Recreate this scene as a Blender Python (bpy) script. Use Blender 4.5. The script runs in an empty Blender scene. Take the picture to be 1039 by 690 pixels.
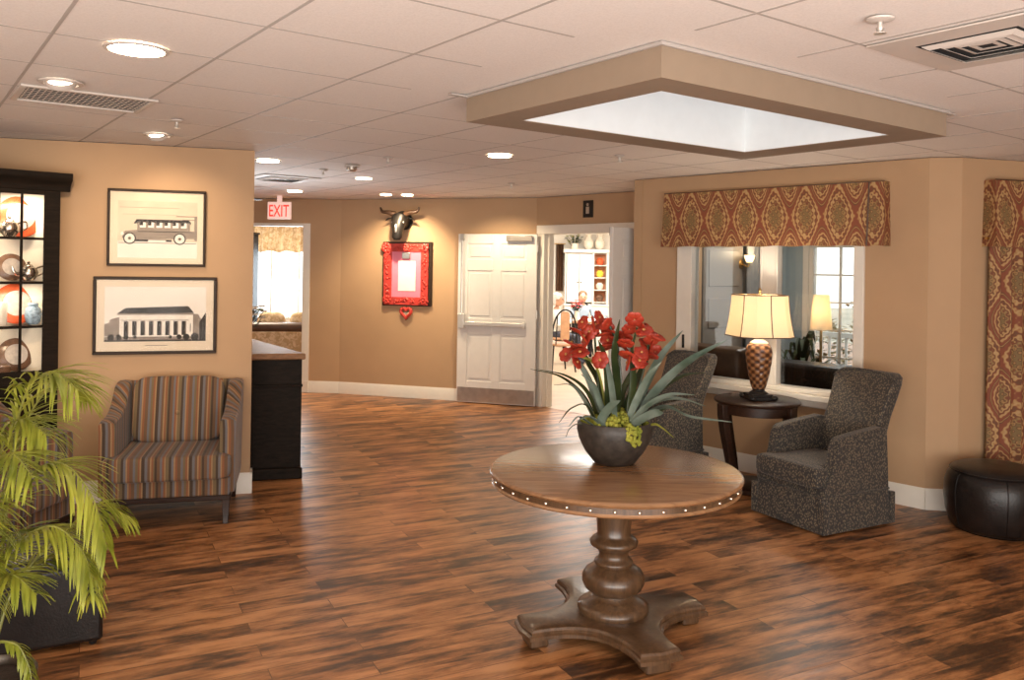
import bpy, bmesh, math, random
from mathutils import Vector, Matrix
from mathutils.geometry import tessellate_polygon
random.seed(7)
R = math.radians
PI = math.pi
S = bpy.context.scene
COL = S.collection

# ------------------------------------------------------------------ camera, world, exposure
cam_d = bpy.data.cameras.new('camera'); cam = bpy.data.objects.new('camera', cam_d); COL.objects.link(cam)
cam_d.sensor_width = 36; cam_d.sensor_fit = 'HORIZONTAL'
cam_d.lens = 850 / 1039 * 36
cam_d.shift_y = -(345 - 268) / 1039
cam_d.clip_start = .05; cam_d.clip_end = 200
cam.matrix_world = Matrix.Translation((0, 0, 1.76)) @ Matrix.Rotation(R(90), 4, 'X') @ Matrix.Rotation(.015, 4, 'Z')
S.camera = cam
S.view_settings.view_transform = 'Standard'; S.view_settings.look = 'None'
S.view_settings.gamma = 1; S.view_settings.use_curve_mapping = False
S.view_settings.exposure = 0.75
S.cycles.max_bounces = 10; S.cycles.diffuse_bounces = 5; S.cycles.transparent_max_bounces = 12
S.cycles.sample_clamp_indirect = 6
S.cycles.caustics_reflective = False; S.cycles.caustics_refractive = False

world = bpy.data.worlds.new('world'); S.world = world; world.use_nodes = True
WORLD_STRENGTH = 1.5
bg = world.node_tree.nodes['Background']; bg.inputs[0].default_value = (1, .95, .89, 1); bg.inputs[1].default_value = WORLD_STRENGTH

DOWN_EMIT = 30.0       # ceiling downlight lenses
SPOT_W = 30.0          # aimed eyeball spots
LAMP_W = 12.0           # bulb of the table lamp
SKYLIGHT_EMIT = .66    # frosted glazing at the top of the skylight
DINING_W = 150.0       # added unseen lights that brighten the dining room
SUNROOM_W = 18.0

def area_light(name, loc, size, power, color, rot=(0, 0, 0), sy=None, parent=None):
    d = bpy.data.lights.new(name, 'AREA'); d.energy = power; d.color = color; d.size = size
    if sy: d.shape = 'RECTANGLE'; d.size_y = sy
    o = bpy.data.objects.new(name, d); COL.objects.link(o); o.location = loc; o.rotation_euler = rot
    if parent: o.parent = parent
    return o
def spot_light(name, loc, target, power, color, angle, blend=.8, rad=.04):
    d = bpy.data.lights.new(name, 'SPOT'); d.energy = power; d.color = color; d.spot_size = R(angle); d.spot_blend = blend
    d.shadow_soft_size = rad
    o = bpy.data.objects.new(name, d); COL.objects.link(o); o.location = loc
    o.rotation_euler = (Vector(target) - Vector(loc)).to_track_quat('-Z', 'Y').to_euler()
    return o
def point_light(name, loc, power, color, rad=.04, parent=None):
    d = bpy.data.lights.new(name, 'POINT'); d.energy = power; d.color = color; d.shadow_soft_size = rad
    o = bpy.data.objects.new(name, d); COL.objects.link(o); o.location = loc
    if parent: o.parent = parent
    return o
WARM = (1, .74, .46)
# added unseen fill lights behind the camera: one for the room, one for the ceiling
area_light('back_fill_light', (.8, -3.9, 1.5), 8.0, 80, (1, .95, .88), (R(98), 0, 0), 2.0)
area_light('ceiling_fill_light', (.5, -1.1, .7), 7.0, 205, (1, .96, .91), (R(152), 0, 0), 3.0)
area_light('far_ceiling_fill', (-2.85, 8.3, 1.1), 1.0, 14, (.88, .94, 1), (R(180), 0, 0), .6)  # added out of sight to brighten the far ceiling

# ------------------------------------------------------------------ materials
class N:
    def __init__(s, name):
        s.m = bpy.data.materials.new(name); s.m.use_nodes = True; s.t = s.m.node_tree
        s.b = s.t.nodes['Principled BSDF']; s.out = s.t.nodes['Material Output']
    def n(s, kind, **kw):
        x = s.t.nodes.new(kind)
        for k, v in kw.items(): setattr(x, k, v)
        return x
    def l(s, a, b): s.t.links.new(a, b)
    def put(s, sock, v):
        if hasattr(v, 'is_output'): s.l(v, sock)
        else: sock.default_value = v
    def math(s, op, a, b=0.0, c=None):
        x = s.n('ShaderNodeMath', operation=op); s.put(x.inputs[0], a); s.put(x.inputs[1], b)
        if c is not None: s.put(x.inputs[2], c)
        return x.outputs[0]
    def coord(s, which='Object', scale=(1, 1, 1), rot=(0, 0, 0), loc=(0, 0, 0)):
        tc = s.n('ShaderNodeTexCoord'); mp = s.n('ShaderNodeMapping')
        mp.inputs['Scale'].default_value = scale; mp.inputs['Rotation'].default_value = rot; mp.inputs['Location'].default_value = loc
        s.l(tc.outputs[which], mp.inputs[0]); return mp.outputs[0]
    def noise(s, vec, scale, detail=3, rough=.5, dist=0):
        x = s.n('ShaderNodeTexNoise'); s.l(vec, x.inputs['Vector']); x.inputs['Scale'].default_value = scale
        x.inputs['Detail'].default_value = detail; x.inputs['Roughness'].default_value = rough; x.inputs['Distortion'].default_value = dist
        return x.outputs['Fac']
    def ramp(s, fac, stops, interp='LINEAR'):
        x = s.n('ShaderNodeValToRGB'); r = x.color_ramp; r.interpolation = interp
        while len(r.elements) < len(stops): r.elements.new(.5)
        for e, (p, c) in zip(r.elements, stops):
            e.position = p; e.color = (*c, 1) if len(c) == 3 else c
        s.l(fac, x.inputs[0]); return x.outputs['Color']
    def mix(s, fac, a, b, mode='MIX'):
        x = s.n('ShaderNodeMix', data_type='RGBA', blend_type=mode)
        s.put(x.inputs['Factor'], fac)
        for k, v in ((6, a), (7, b)):
            if hasattr(v, 'is_output'): s.l(v, x.inputs[k])
            else: x.inputs[k].default_value = (*v, 1)
        return x.outputs[2]
    def bump(s, h, strength=.3, dist=.01):
        x = s.n('ShaderNodeBump'); s.l(h, x.inputs['Height']); x.inputs['Strength'].default_value = strength
        x.inputs['Distance'].default_value = dist; s.l(x.outputs[0], s.b.inputs['Normal'])
    def set(s, **kw):
        for k, v in kw.items():
            k = k.replace('_', ' ')
            if hasattr(v, 'is_output'): s.l(v, s.b.inputs[k])
            else: s.b.inputs[k].default_value = (*v, 1) if isinstance(v, tuple) and len(v) == 3 else v
        return s

def plain(name, col, rough=.5, metal=0, var=.12, vscale=14, bump=0, bscale=60, coat=0, spec=.5):
    k = N(name); v = k.coord()
    f = k.noise(v, vscale, 3)
    lo = tuple(c * (1 - var) for c in col); hi = tuple(min(1, c * (1 + var)) for c in col)
    k.set(Base_Color=k.ramp(f, [(.3, lo), (.7, hi)]), Roughness=rough, Metallic=metal)
    k.b.inputs['Specular IOR Level'].default_value = spec
    if coat: k.b.inputs['Coat Weight'].default_value = coat; k.b.inputs['Coat Roughness'].default_value = .12
    if bump: k.bump(k.noise(v, bscale, 4), bump)
    return k.m
def emis(name, col, strength):
    k = N(name); e = k.n('ShaderNodeEmission'); e.inputs[0].default_value = (*col, 1); e.inputs[1].default_value = strength
    k.l(e.outputs[0], k.out.inputs[0]); return k.m
def wood(name, c1, c2, rough=.4, scale=6, rot=(0, 0, 0), stretch=(1, 8, 8), coat=.2, spec=.5):
    k = N(name); v = k.coord(scale=stretch, rot=rot)
    f = k.noise(v, scale, 6, .6, .6)
    k.set(Base_Color=k.ramp(f, [(.3, c1), (.7, c2)]), Roughness=rough)
    k.b.inputs['Coat Weight'].default_value = coat; k.b.inputs['Coat Roughness'].default_value = .15
    k.b.inputs['Specular IOR Level'].default_value = spec
    k.bump(f, .08, .005); return k.m
def glass(name, tint=(1, 1, 1), gloss=.06, rough=0, ior=1.45):
    k = N(name); t = k.n('ShaderNodeBsdfTransparent'); t.inputs[0].default_value = (*tint, 1)
    g = k.n('ShaderNodeBsdfGlossy'); g.inputs['Roughness'].default_value = rough
    fr = k.n('ShaderNodeFresnel'); fr.inputs[0].default_value = ior
    f = k.math('MAXIMUM', fr.outputs[0], gloss)
    m = k.n('ShaderNodeMixShader'); k.l(f, m.inputs[0]); k.l(t.outputs[0], m.inputs[1]); k.l(g.outputs[0], m.inputs[2])
    k.l(m.outputs[0], k.out.inputs[0]); return k.m

def floor_mat():
    k = N('plank_floor'); v = k.coord(rot=(0, 0, R(-27)))
    br = k.n('ShaderNodeTexBrick'); k.l(v, br.inputs['Vector'])
    br.offset = .37; br.inputs['Color1'].default_value = (0, 0, 0, 1); br.inputs['Color2'].default_value = (1, 1, 1, 1)
    br.inputs['Mortar'].default_value = (.5, .5, .5, 1); br.inputs['Scale'].default_value = 1
    br.inputs['Mortar Size'].default_value = .0022; br.inputs['Mortar Smooth'].default_value = .2
    br.inputs['Brick Width'].default_value = 1.15; br.inputs['Row Height'].default_value = .127; br.inputs['Bias'].default_value = 0
    tone = k.n('ShaderNodeSeparateColor'); k.l(br.outputs['Color'], tone.inputs[0])
    sh = k.n('ShaderNodeCombineXYZ'); k.l(k.math('MULTIPLY', tone.outputs[0], 9.0), sh.inputs[0]); k.l(k.math('MULTIPLY', tone.outputs[0], 5.0), sh.inputs[2])
    ad = k.n('ShaderNodeVectorMath', operation='ADD'); k.l(v, ad.inputs[0]); k.l(sh.outputs[0], ad.inputs[1])
    def st(sx, sy):
        mm = k.n('ShaderNodeMapping'); mm.inputs['Scale'].default_value = (sx, sy, 1); k.l(ad.outputs[0], mm.inputs[0]); return mm.outputs[0]
    blot = k.noise(st(1.25, 5.2), 1.9, 6, .66, .15)
    grain = k.noise(st(1.6, 42), 1.6, 6, .65, .1)
    s1 = k.math('ADD', k.math('MULTIPLY', tone.outputs[0], .17), k.math('MULTIPLY', k.math('ADD', k.math('MULTIPLY', k.math('SUBTRACT', blot, .5), 1.5), .5), 1.0))
    s2 = k.math('ADD', s1, k.math('MULTIPLY', k.math('SUBTRACT', grain, .5), .42))
    c = k.ramp(s2, [(.34, (.045, .019, .008)), (.46, (.13, .055, .020)), (.60, (.33, .140, .050)), (.80, (.54, .255, .102))])
    c = k.mix(k.math('MULTIPLY', br.outputs['Fac'], .65), c, (.03, .014, .007))
    k.set(Base_Color=c, Roughness=k.ramp(grain, [(.3, (.30,) * 3), (.75, (.44,) * 3)]))
    k.bump(k.math('ADD', k.math('MULTIPLY', grain, .6), k.math('MULTIPLY', br.outputs['Fac'], -1.0)), .12, .004)
    return k.m

def damask(name, px, pz, axis='XZ', z0=0.0):
    k = N(name); tc = k.n('ShaderNodeTexCoord'); sp = k.n('ShaderNodeSeparateXYZ'); k.l(tc.outputs['Object'], sp.inputs[0])
    xy = k.math('ADD', sp.outputs[0], sp.outputs[1]) if axis == 'XZ' else sp.outputs[0]; x = k.math('MULTIPLY', xy, 2 * PI / px); z = k.math('MULTIPLY', k.math('SUBTRACT', sp.outputs[2], z0), 2 * PI / pz)
    g = k.math('MULTIPLY', k.math('ADD', k.math('COSINE', x), k.math('COSINE', z)), .5)
    g = k.math('MAXIMUM', k.math('MULTIPLY', k.math('ADD', g, .22), .82), k.math('MULTIPLY', k.math('ADD', g, .22), -1.28))
    # scalloped petals around each medallion
    xs = k.math('SINE', k.math('MULTIPLY', xy, 2 * PI / px * 6)); zs = k.math('SINE', k.math('MULTIPLY', sp.outputs[2], 2 * PI / pz * 11))
    g2 = k.math('ADD', g, k.math('MULTIPLY', k.math('MULTIPLY', k.math('MULTIPLY', xs, zs), g), .16))
    red = (.22, .055, .024); gold = (.42, .235, .085); brown = (.12, .052, .022); olive = (.20, .13, .05); cream = (.50, .33, .15)
    c = k.ramp(g2, [(0, gold), (.03, brown), (.07, red), (.19, red), (.22, gold), (.27, cream), (.31, gold), (.34, red), (.41, brown), (.45, red), (.48, gold),
                    (.54, cream), (.60, gold), (.63, brown), (.70, red), (.75, olive), (.83, gold), (.88, brown), (.95, olive)])
    f = k.noise(k.coord(), 160, 2)
    c = k.mix(k.math('MULTIPLY', f, .35), c, brown)
    k.set(Base_Color=c, Roughness=.75); k.bump(f, .15, .003)
    return k.m
def stripes(name, axis, period=.30):
    k = N(name); tc = k.n('ShaderNodeTexCoord'); sp = k.n('ShaderNodeSeparateXYZ'); k.l(tc.outputs['Object'], sp.inputs[0])
    f = k.math('FRACT', k.math('ADD', k.math('MULTIPLY', k.math('ADD', sp.outputs[0], sp.outputs[1]) if axis == 'XY' else sp.outputs['XYZ'.index(axis)], 1 / period), 10.23))
    br, rust, blue, cream, dark, olive = (.14, .070, .033), (.24, .085, .032), (.14, .135, .145), (.34, .20, .095), (.045, .025, .014), (.16, .11, .052)
    seq = [(0, dark), (.05, br), (.11, blue), (.16, rust), (.20, cream), (.23, olive), (.30, dark), (.35, blue), (.40, cream), (.43, rust), (.48, br),
           (.55, blue), (.60, olive), (.65, rust), (.69, cream), (.72, dark), (.79, blue), (.85, br), (.90, cream), (.93, rust), (.97, olive)]
    c = k.ramp(f, seq, 'CONSTANT')
    no = k.noise(k.coord(), 220, 2)
    c = k.mix(k.math('MULTIPLY', no, .4), c, (.10, .06, .03))
    k.set(Base_Color=c, Roughness=.85); k.bump(no, .2, .002); k.b.inputs['Sheen Weight'].default_value = .15
    return k.m
def leaf_fabric(name):
    k = N(name); v = k.coord(scale=(1, 1, .62), rot=(.6, .5, .3))
    vo = k.n('ShaderNodeTexVoronoi', feature='F1'); k.l(v, vo.inputs['Vector']); vo.inputs['Scale'].default_value = 88; vo.inputs['Randomness'].default_value = .9
    c = k.ramp(vo.outputs['Distance'], [(.22, (.20, .155, .095)), (.38, (.11, .086, .058)), (.50, (.026, .022, .020))])
    no = k.noise(k.coord(), 12, 2)
    c = k.mix(k.math('MULTIPLY', no, .35), c, (.02, .018, .018))
    k.set(Base_Color=c, Roughness=.8); k.bump(vo.outputs['Distance'], .15, .003); k.b.inputs['Sheen Weight'].default_value = .15
    return k.m

M = {}
M['floor'] = floor_mat()
M['wall'] = plain('tan_wall_paint', (.455, .292, .165), .75, var=.03, vscale=3, bump=.05, bscale=120)
M['wallw'] = plain('cream_wall_paint', (.78, .74, .66), .7, var=.02)
M['wallb'] = plain('blue_grey_wall_paint', (.33, .40, .43), .7, var=.03)
k = N('ceiling_tile'); v = k.coord(); f = k.noise(v, 130, 4, .7)
k.set(Base_Color=k.ramp(f, [(.35, (.74, .69, .65)), (.6, (.82, .77, .73))]), Roughness=.9); k.bump(f, .25, .004); M['ceil'] = k.m
M['grid'] = plain('ceiling_grid_paint', (.44, .40, .37), .6, var=.02)
M['white'] = plain('white_trim_paint', (.76, .71, .63), .4, var=.02)
M['doorw'] = plain('white_door_paint', (.70, .67, .63), .42, var=.02)
M['beigebox'] = plain('beige_drywall', (.30, .225, .16), .8, var=.03)
M['well'] = plain('white_skylight_paint', (.80, .82, .82), .8, var=.02)
M['lens'] = emis('downlight_lens', (1, .80, .55), DOWN_EMIT)
M['lensdim'] = emis('eyeball_lens', (1, .85, .65), 6)
M['skyglass'] = emis('skylight_glazing', (.80, .91, 1), SKYLIGHT_EMIT)
M['metal'] = plain('brushed_steel', (.52, .48, .43), .32, 1, var=.1)
M['chrome'] = plain('satin_chrome', (.74, .71, .66), .4, .75, var=.05)
M['black'] = plain('black_paint', (.012, .010, .009), .4, var=.2, spec=.3)
M['blackwood'] = wood('black_stained_wood', (.008, .006, .004), (.020, .013, .009), .55, coat=0, spec=.08)
M['darkwood'] = wood('dark_mahogany', (.016, .007, .0045), (.038, .016, .008), .42, coat=.05, spec=.25)
M['topwood'] = wood('counter_top_wood', (.16, .075, .03), (.34, .17, .075), .5, coat=0, spec=.25, rot=(0, 0, R(30)))
M['tabletop'] = wood('brown_table_wood', (.18, .088, .040), (.34, .18, .085), .27, 4, rot=(0, 0, R(20)), stretch=(1, 9, 1), coat=.35)
M['tablewood'] = wood('turned_brown_wood', (.050, .026, .013), (.125, .068, .033), .34, 5, stretch=(9, 9, 1), coat=.3)
M['brass'] = plain('brass', (.62, .42, .18), .3, 1)
M['silver'] = plain('pewter_nail', (.75, .68, .58), .25, 1)
M['leather'] = plain('black_leather', (.012, .009, .008), .32, var=.25, bump=.12, bscale=90, coat=0, spec=.35)
M['brownleather'] = plain('brown_leather', (.085, .042, .022), .38, var=.2, bump=.1)
M['stripex'] = stripes('striped_upholstery', 'X'); M['stripey'] = stripes('striped_upholstery_side', 'XY')
M['leaf_fabric'] = leaf_fabric('grey_leaf_upholstery')
M['damask'] = damask('damask_valance', .271, .60, z0=-.01)
M['damaskc'] = damask('damask_curtain', .27, .56, 'X')
k = N('pale_patterned_fabric'); v = k.coord(); f = k.noise(v, 16, 4, .6, 1.0)
k.set(Base_Color=k.ramp(f, [(.42, (.72, .58, .40)), (.55, (.50, .36, .20))]), Roughness=.8); M['pale'] = k.m
M['terracotta'] = plain('stone_bowl', (.036, .028, .022), .5, var=.4, vscale=30, bump=.2, bscale=40)
M['bronze'] = plain('dark_bronze_pot', (.06, .042, .028), .3, .5, var=.3)
def leafmat(name, a, b, rough=.4):
    k = N(name); f = k.noise(k.coord(), 9, 3); k.set(Base_Color=k.ramp(f, [(.3, a), (.7, b)]), Roughness=rough)
    k.b.inputs['Transmission Weight'].default_value = 0
    tr = k.n('ShaderNodeBsdfTranslucent'); tr.inputs[0].default_value = (*b, 1)
    mx = k.n('ShaderNodeMixShader'); mx.inputs[0].default_value = .25
    k.l(k.b.outputs[0], mx.inputs[1]); k.l(tr.outputs[0], mx.inputs[2]); k.l(mx.outputs[0], k.out.inputs[0]); return k.m
M['palm'] = leafmat('palm_leaf', (.17, .21, .018), (.46, .47, .055), .42)
M['palmstem'] = leafmat('palm_stem', (.22, .24, .04), (.36, .36, .08))
M['strap'] = leafmat('strap_leaf', (.07, .11, .075), (.26, .32, .27), .22)  # bluish leaf colour, lightened to carry pale highlights
M['strapdark'] = leafmat('dark_strap_leaf', (.018, .032, .012), (.055, .075, .025), .3)
M['moss'] = leafmat('moss', (.16, .19, .015), (.40, .38, .05), .8)
M['petal'] = leafmat('red_petal', (.30, .022, .012), (.55, .065, .028), .45)
M['petalc'] = leafmat('petal_centre', (.5, .2, .06), (.6, .3, .1), .5)
M['soil'] = plain('potting_soil', (.035, .022, .014), .95, var=.4, bump=.4)
M['darkgreen'] = leafmat('dark_foliage', (.015, .028, .012), (.05, .075, .03))
M['glass'] = glass('window_glass', (.93, .95, .95), .05)
M['pic_glass'] = glass('picture_glass', (1, 1, 1), .0, .02, 1.14)
M['cab_glass'] = glass('cabinet_glass', (1, 1, 1), .0, .0, 1.25)
M['mat_cream'] = plain('cream_picture_mat', (.74, .62, .47), .8, var=.02)
M['print_light'] = plain('faded_print_paper', (.66, .55, .42), .8, var=.08, vscale=9)
M['print_white'] = plain('pale_print_tone', (.80, .74, .66), .8, var=.04)
M['print_mid'] = plain('grey_print_tone', (.27, .22, .18), .8, var=.15, vscale=30)
M['print_dark'] = plain('black_print_tone', (.035, .030, .027), .8, var=.2)
M['frame_dark'] = wood('dark_picture_frame', (.020, .012, .007), (.045, .026, .016), .45, coat=0, spec=.2)
M['pink'] = plain('pink_mat_board', (.80, .23, .33), .7, var=.04)
M['red'] = plain('red_ornament', (.55, .045, .030), .45, var=.2)
M['card'] = plain('white_card', (.88, .85, .76), .6, var=.02)
M['ceramic'] = plain('cream_ceramic', (.74, .66, .55), .25, var=.06)
M['ceramic_red'] = plain('orange_red_ceramic', (.70, .11, .035), .25, var=.2, vscale=40)
M['ceramic_blue'] = plain('blue_white_ceramic', (.28, .38, .47), .25, var=.5, vscale=45)
M['ceramic_brown'] = plain('brown_ceramic', (.16, .085, .05), .25, var=.3)
M['ceramic_grey'] = plain('grey_beige_glaze', (.50, .43, .37), .3, var=.2, vscale=30)
M['silverware'] = plain('tarnished_silver', (.42, .36, .30), .25, 1)
M['cab_in'] = plain('cream_cabinet_lining', (.80, .70, .55), .7, var=.02)
M['hole'] = plain('duct_black', (.010, .010, .011), .9, var=.1)
M['vent'] = plain('white_vent_metal', (.58, .52, .47), .5, var=.02)
M['exitwhite'] = plain('exit_sign_housing', (.74, .60, .55), .4, var=.02)
_b = M['exitwhite'].node_tree.nodes['Principled BSDF']; _b.inputs['Emission Color'].default_value = (1, .62, .52, 1); _b.inputs['Emission Strength'].default_value = .28
M['exitred'] = emis('exit_letters', (1, .045, .03), 1.1)
M['skin'] = plain('skin', (.55, .31, .20), .5, var=.05)
M['hairw'] = plain('white_hair', (.75, .72, .68), .7); M['hairb'] = plain('brown_hair', (.16, .08, .04), .7)
M['shirtw'] = plain('white_shirt', (.80, .78, .74), .8); M['shirtg'] = plain('blue_grey_shirt', (.28, .33, .38), .8)
M['trouser'] = plain('dark_trousers', (.03, .03, .045), .8)
M['tanpad'] = plain('tan_vinyl_pad', (.46, .25, .13), .5)
M['dine_floor'] = plain('beige_dining_floor', (.50, .36, .24), .35, var=.1, vscale=4)
M['orange'] = plain('terracotta_niche', (.55, .22, .10), .7)
M['yellow'] = plain('yellow_glaze', (.75, .55, .06), .3)
M['shrub'] = leafmat('garden_shrub', (.10, .11, .04), (.35, .24, .10))
M['ground'] = plain('garden_ground', (.42, .40, .34), .9, var=.2, vscale=.6)
M['rail'] = plain('white_railing', (.75, .75, .75), .5)
M['curt_grey'] = plain('grey_curtain', (.22, .22, .22), .8, var=.1)
M['door_grey'] = plain('taupe_door_paint', (.19, .165, .14), .5, var=.04)
# lamp shade cloth, lit from the bulb inside
k = N('cream_lampshade'); k.set(Base_Color=(.84, .77, .64), Roughness=.8)
tr = k.n('ShaderNodeBsdfTranslucent'); tr.inputs[0].default_value = (1, .88, .71, 1); mx = k.n('ShaderNodeMixShader'); mx.inputs[0].default_value = .55
k.l(k.b.outputs[0], mx.inputs[1]); k.l(tr.outputs[0], mx.inputs[2]); k.l(mx.outputs[0], k.out.inputs[0]); M['shade'] = k.m
# diamond-scaled lamp urn
k = N('scaled_amber_urn'); tc = k.n('ShaderNodeTexCoord'); sp = k.n('ShaderNodeSeparateXYZ'); k.l(tc.outputs['Object'], sp.inputs[0])
an = k.math('ARCTAN2', sp.outputs[1], sp.outputs[0]); zz = k.math('MULTIPLY', sp.outputs[2], 2 * PI / .055)
a1 = k.math('SINE', k.math('ADD', k.math('MULTIPLY', an, 8), zz)); a2 = k.math('SINE', k.math('SUBTRACT', k.math('MULTIPLY', an, 8), zz))
g = k.math('MULTIPLY', k.math('ADD', a1, a2), .25); g = k.math('ADD', g, .5)
k.set(Base_Color=k.ramp(g, [(.2, (.05, .018, .009)), (.5, (.17, .065, .026)), (.8, (.30, .15, .06))]), Roughness=.3); k.bump(g, .5, .012); M['urn'] = k.m

# ------------------------------------------------------------------ mesh helpers
class B:
    def __init__(s): s.v = []; s.f = []; s.mi = []; s.cur = 0
    def add(s, vs, fs, T=None):
        o = len(s.v)
        s.v += [tuple(T @ Vector(p)) for p in vs] if T else [tuple(p) for p in vs]
        s.f += [tuple(o + i for i in f) for f in fs]; s.mi += [s.cur] * len(fs); return s
    def box(s, x0, x1, y0, y1, z0, z1, T=None):
        vs = [(x, y, z) for x in (x0, x1) for y in (y0, y1) for z in (z0, z1)]
        return s.add(vs, [(0, 1, 3, 2), (4, 6, 7, 5), (0, 4, 5, 1), (2, 3, 7, 6), (0, 2, 6, 4), (1, 5, 7, 3)], T)
    def loft(s, rings, close=True, cap=True, T=None):
        n = len(rings[0]); vs = [p for r in rings for p in r]; fs = []
        for i in range(len(rings) - 1):
            for j in range(n if close else n - 1):
                k = (j + 1) % n; fs.append((i * n + j, i * n + k, (i + 1) * n + k, (i + 1) * n + j))
        if cap and close: fs += [tuple(range(n))[::-1], tuple((len(rings) - 1) * n + j for j in range(n))]
        return s.add(vs, fs, T)
    def lathe(s, prof, n=32, c=(0, 0, 0), T=None, cap=True):
        return s.loft([[(c[0] + r * math.cos(2 * PI * j / n), c[1] + r * math.sin(2 * PI * j / n), c[2] + z) for j in range(n)] for r, z in prof], True, cap, T)
    def tube(s, pts, rad, n=8, T=None):
        pts = [Vector(p) for p in pts]; rad = rad if isinstance(rad, (list, tuple)) else [rad] * len(pts)
        rings = []; up = Vector((0, 0, 1))
        d0 = (pts[1] - pts[0]).normalized(); u = d0.cross(up if abs(d0.z) < .9 else Vector((1, 0, 0))).normalized()
        for i, p in enumerate(pts):
            d = (pts[min(i + 1, len(pts) - 1)] - pts[max(i - 1, 0)]).normalized()
            u = (u - d * u.dot(d)).normalized(); w = d.cross(u)
            rings.append([tuple(p + (u * math.cos(2 * PI * j / n) + w * math.sin(2 * PI * j / n)) * rad[i]) for j in range(n)])
        return s.loft(rings, T=T)
    def prism(s, poly, h0, h1, plane='XY', T=None):
        def P(a, b, h): return {'XY': (a, b, h), 'XZ': (a, h, b), 'YZ': (h, a, b)}[plane]
        return s.loft([[P(a, b, h0) for a, b in poly], [P(a, b, h1) for a, b in poly]], T=T)
    def sup(s, c, h, e1=.3, e2=.3, n=40, m=20, T=None):
        def pw(x, e): return math.copysign(abs(x) ** e, x)
        rings = []
        for i in range(m + 1):
            a = -PI / 2 + PI * i / m; a = max(-PI / 2 + 1e-3, min(PI / 2 - 1e-3, a))
            rings.append([(c[0] + h[0] * pw(math.cos(a), e1) * pw(math.cos(2 * PI * j / n), e2), c[1] + h[1] * pw(math.cos(a), e1) * pw(math.sin(2 * PI * j / n), e2),
                           c[2] + h[2] * pw(math.sin(a), e1)) for j in range(n)])
        return s.loft(rings, T=T)
    def ball(s, c, r, n=12, m=8, T=None): return s.sup(c, (r, r, r) if not isinstance(r, tuple) else r, 1, 1, n, m, T)
    def blade(s, pts, w, wid=None, side=None, th=.0015, fold=.15, T=None):
        # strap leaf along pts, widths w[i], slightly folded and with real thickness
        pts = [Vector(p) for p in pts]; rings = []
        for i, p in enumerate(pts):
            d = (pts[min(i + 1, len(pts) - 1)] - pts[max(i - 1, 0)]).normalized()
            sd = Vector(side) if side else d.cross(Vector((0, 0, 1)))
            sd = sd - d * sd.dot(d)
            if sd.length < 1e-4: sd = Vector((1, 0, 0))
            sd.normalize(); nn = sd.cross(d).normalized(); h = w[i] / 2
            rings.append([tuple(p - sd * h + nn * (h * fold)), tuple(p + nn * 0), tuple(p + sd * h + nn * (h * fold)),
                          tuple(p + sd * h * .98 + nn * (h * fold - th)), tuple(p - nn * th), tuple(p - sd * h * .98 + nn * (h * fold - th))])
        return s.loft(rings, T=T)

def obj(name, b, mats, parent=None, bevel=0, seg=2, smooth=True, ang=38, kind=None, loc=None, rz=0, sub=0):
    me = bpy.data.meshes.new(name); me.from_pydata(b.v, [], b.f)
    for m in (mats if isinstance(mats, list) else [mats]): me.materials.append(M[m] if isinstance(m, str) else m)
    me.polygons.foreach_set('material_index', b.mi)
    bm = bmesh.new(); bm.from_mesh(me); bmesh.ops.recalc_face_normals(bm, faces=bm.faces); bm.to_mesh(me); bm.free()
    if smooth:
        me.polygons.foreach_set('use_smooth', [True] * len(me.polygons)); me.set_sharp_from_angle(angle=R(ang))
    o = bpy.data.objects.new(name, me); COL.objects.link(o)
    if parent: o.parent = parent
    if bevel:
        md = o.modifiers.new('bevel', 'BEVEL'); md.width = bevel; md.segments = seg; md.limit_method = 'ANGLE'; md.angle_limit = R(40)
    if sub:
        md = o.modifiers.new('subdivision', 'SUBSURF'); md.levels = sub; md.render_levels = sub
    if kind: o['kind'] = kind
    if loc: o.location = loc
    if rz: o.rotation_euler.z = rz
    return o
def tag(o, label, cat, group=None, kind=None):
    o['label'] = label; o['category'] = cat
    if group: o['group'] = group
    if kind: o['kind'] = kind
    return o
def thing(name, label, cat, loc=(0, 0, 0), rz=0, group=None):
    o = bpy.data.objects.new(name, None); COL.objects.link(o); o.location = loc; o.rotation_euler.z = rz; o.empty_display_size = .1
    return tag(o, label, cat, group)
def dup(src, loc, rz, label):
    r = src.copy(); COL.objects.link(r); r.location = loc; r.rotation_euler.z = rz; r['label'] = label
    for ch in list(src.children):
        c = ch.copy(); COL.objects.link(c); c.parent = r
        for g in list(ch.children):
            d = g.copy(); COL.objects.link(d); d.parent = c
    return r
def smoothpath(pts, n=14):
    pts = [Vector(p) for p in pts]; out = []
    q = [pts[0] * 2 - pts[1]] + pts + [pts[-1] * 2 - pts[-2]]
    for i in range(1, len(q) - 2):
        for j in range(n):
            t = j / n; a, b_, c, d = q[i - 1], q[i], q[i + 1], q[i + 2]
            out.append(.5 * ((2 * b_) + (c - a) * t + (2 * a - 5 * b_ + 4 * c - d) * t * t + (3 * b_ - a - 3 * c + d) * t ** 3))
    out.append(pts[-1]); return out
def rect(hx, hy, r=.02, n=4, cx=0, cy=0):
    out = []
    for sx, sy, a0 in ((1, 1, 0), (-1, 1, 90), (-1, -1, 180), (1, -1, 270)):
        for i in range(n + 1):
            a = R(a0 + 90 * i / n); out.append((cx + sx * (hx - r) + r * math.cos(a), cy + sy * (hy - r) + r * math.sin(a)))
    return out

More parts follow.
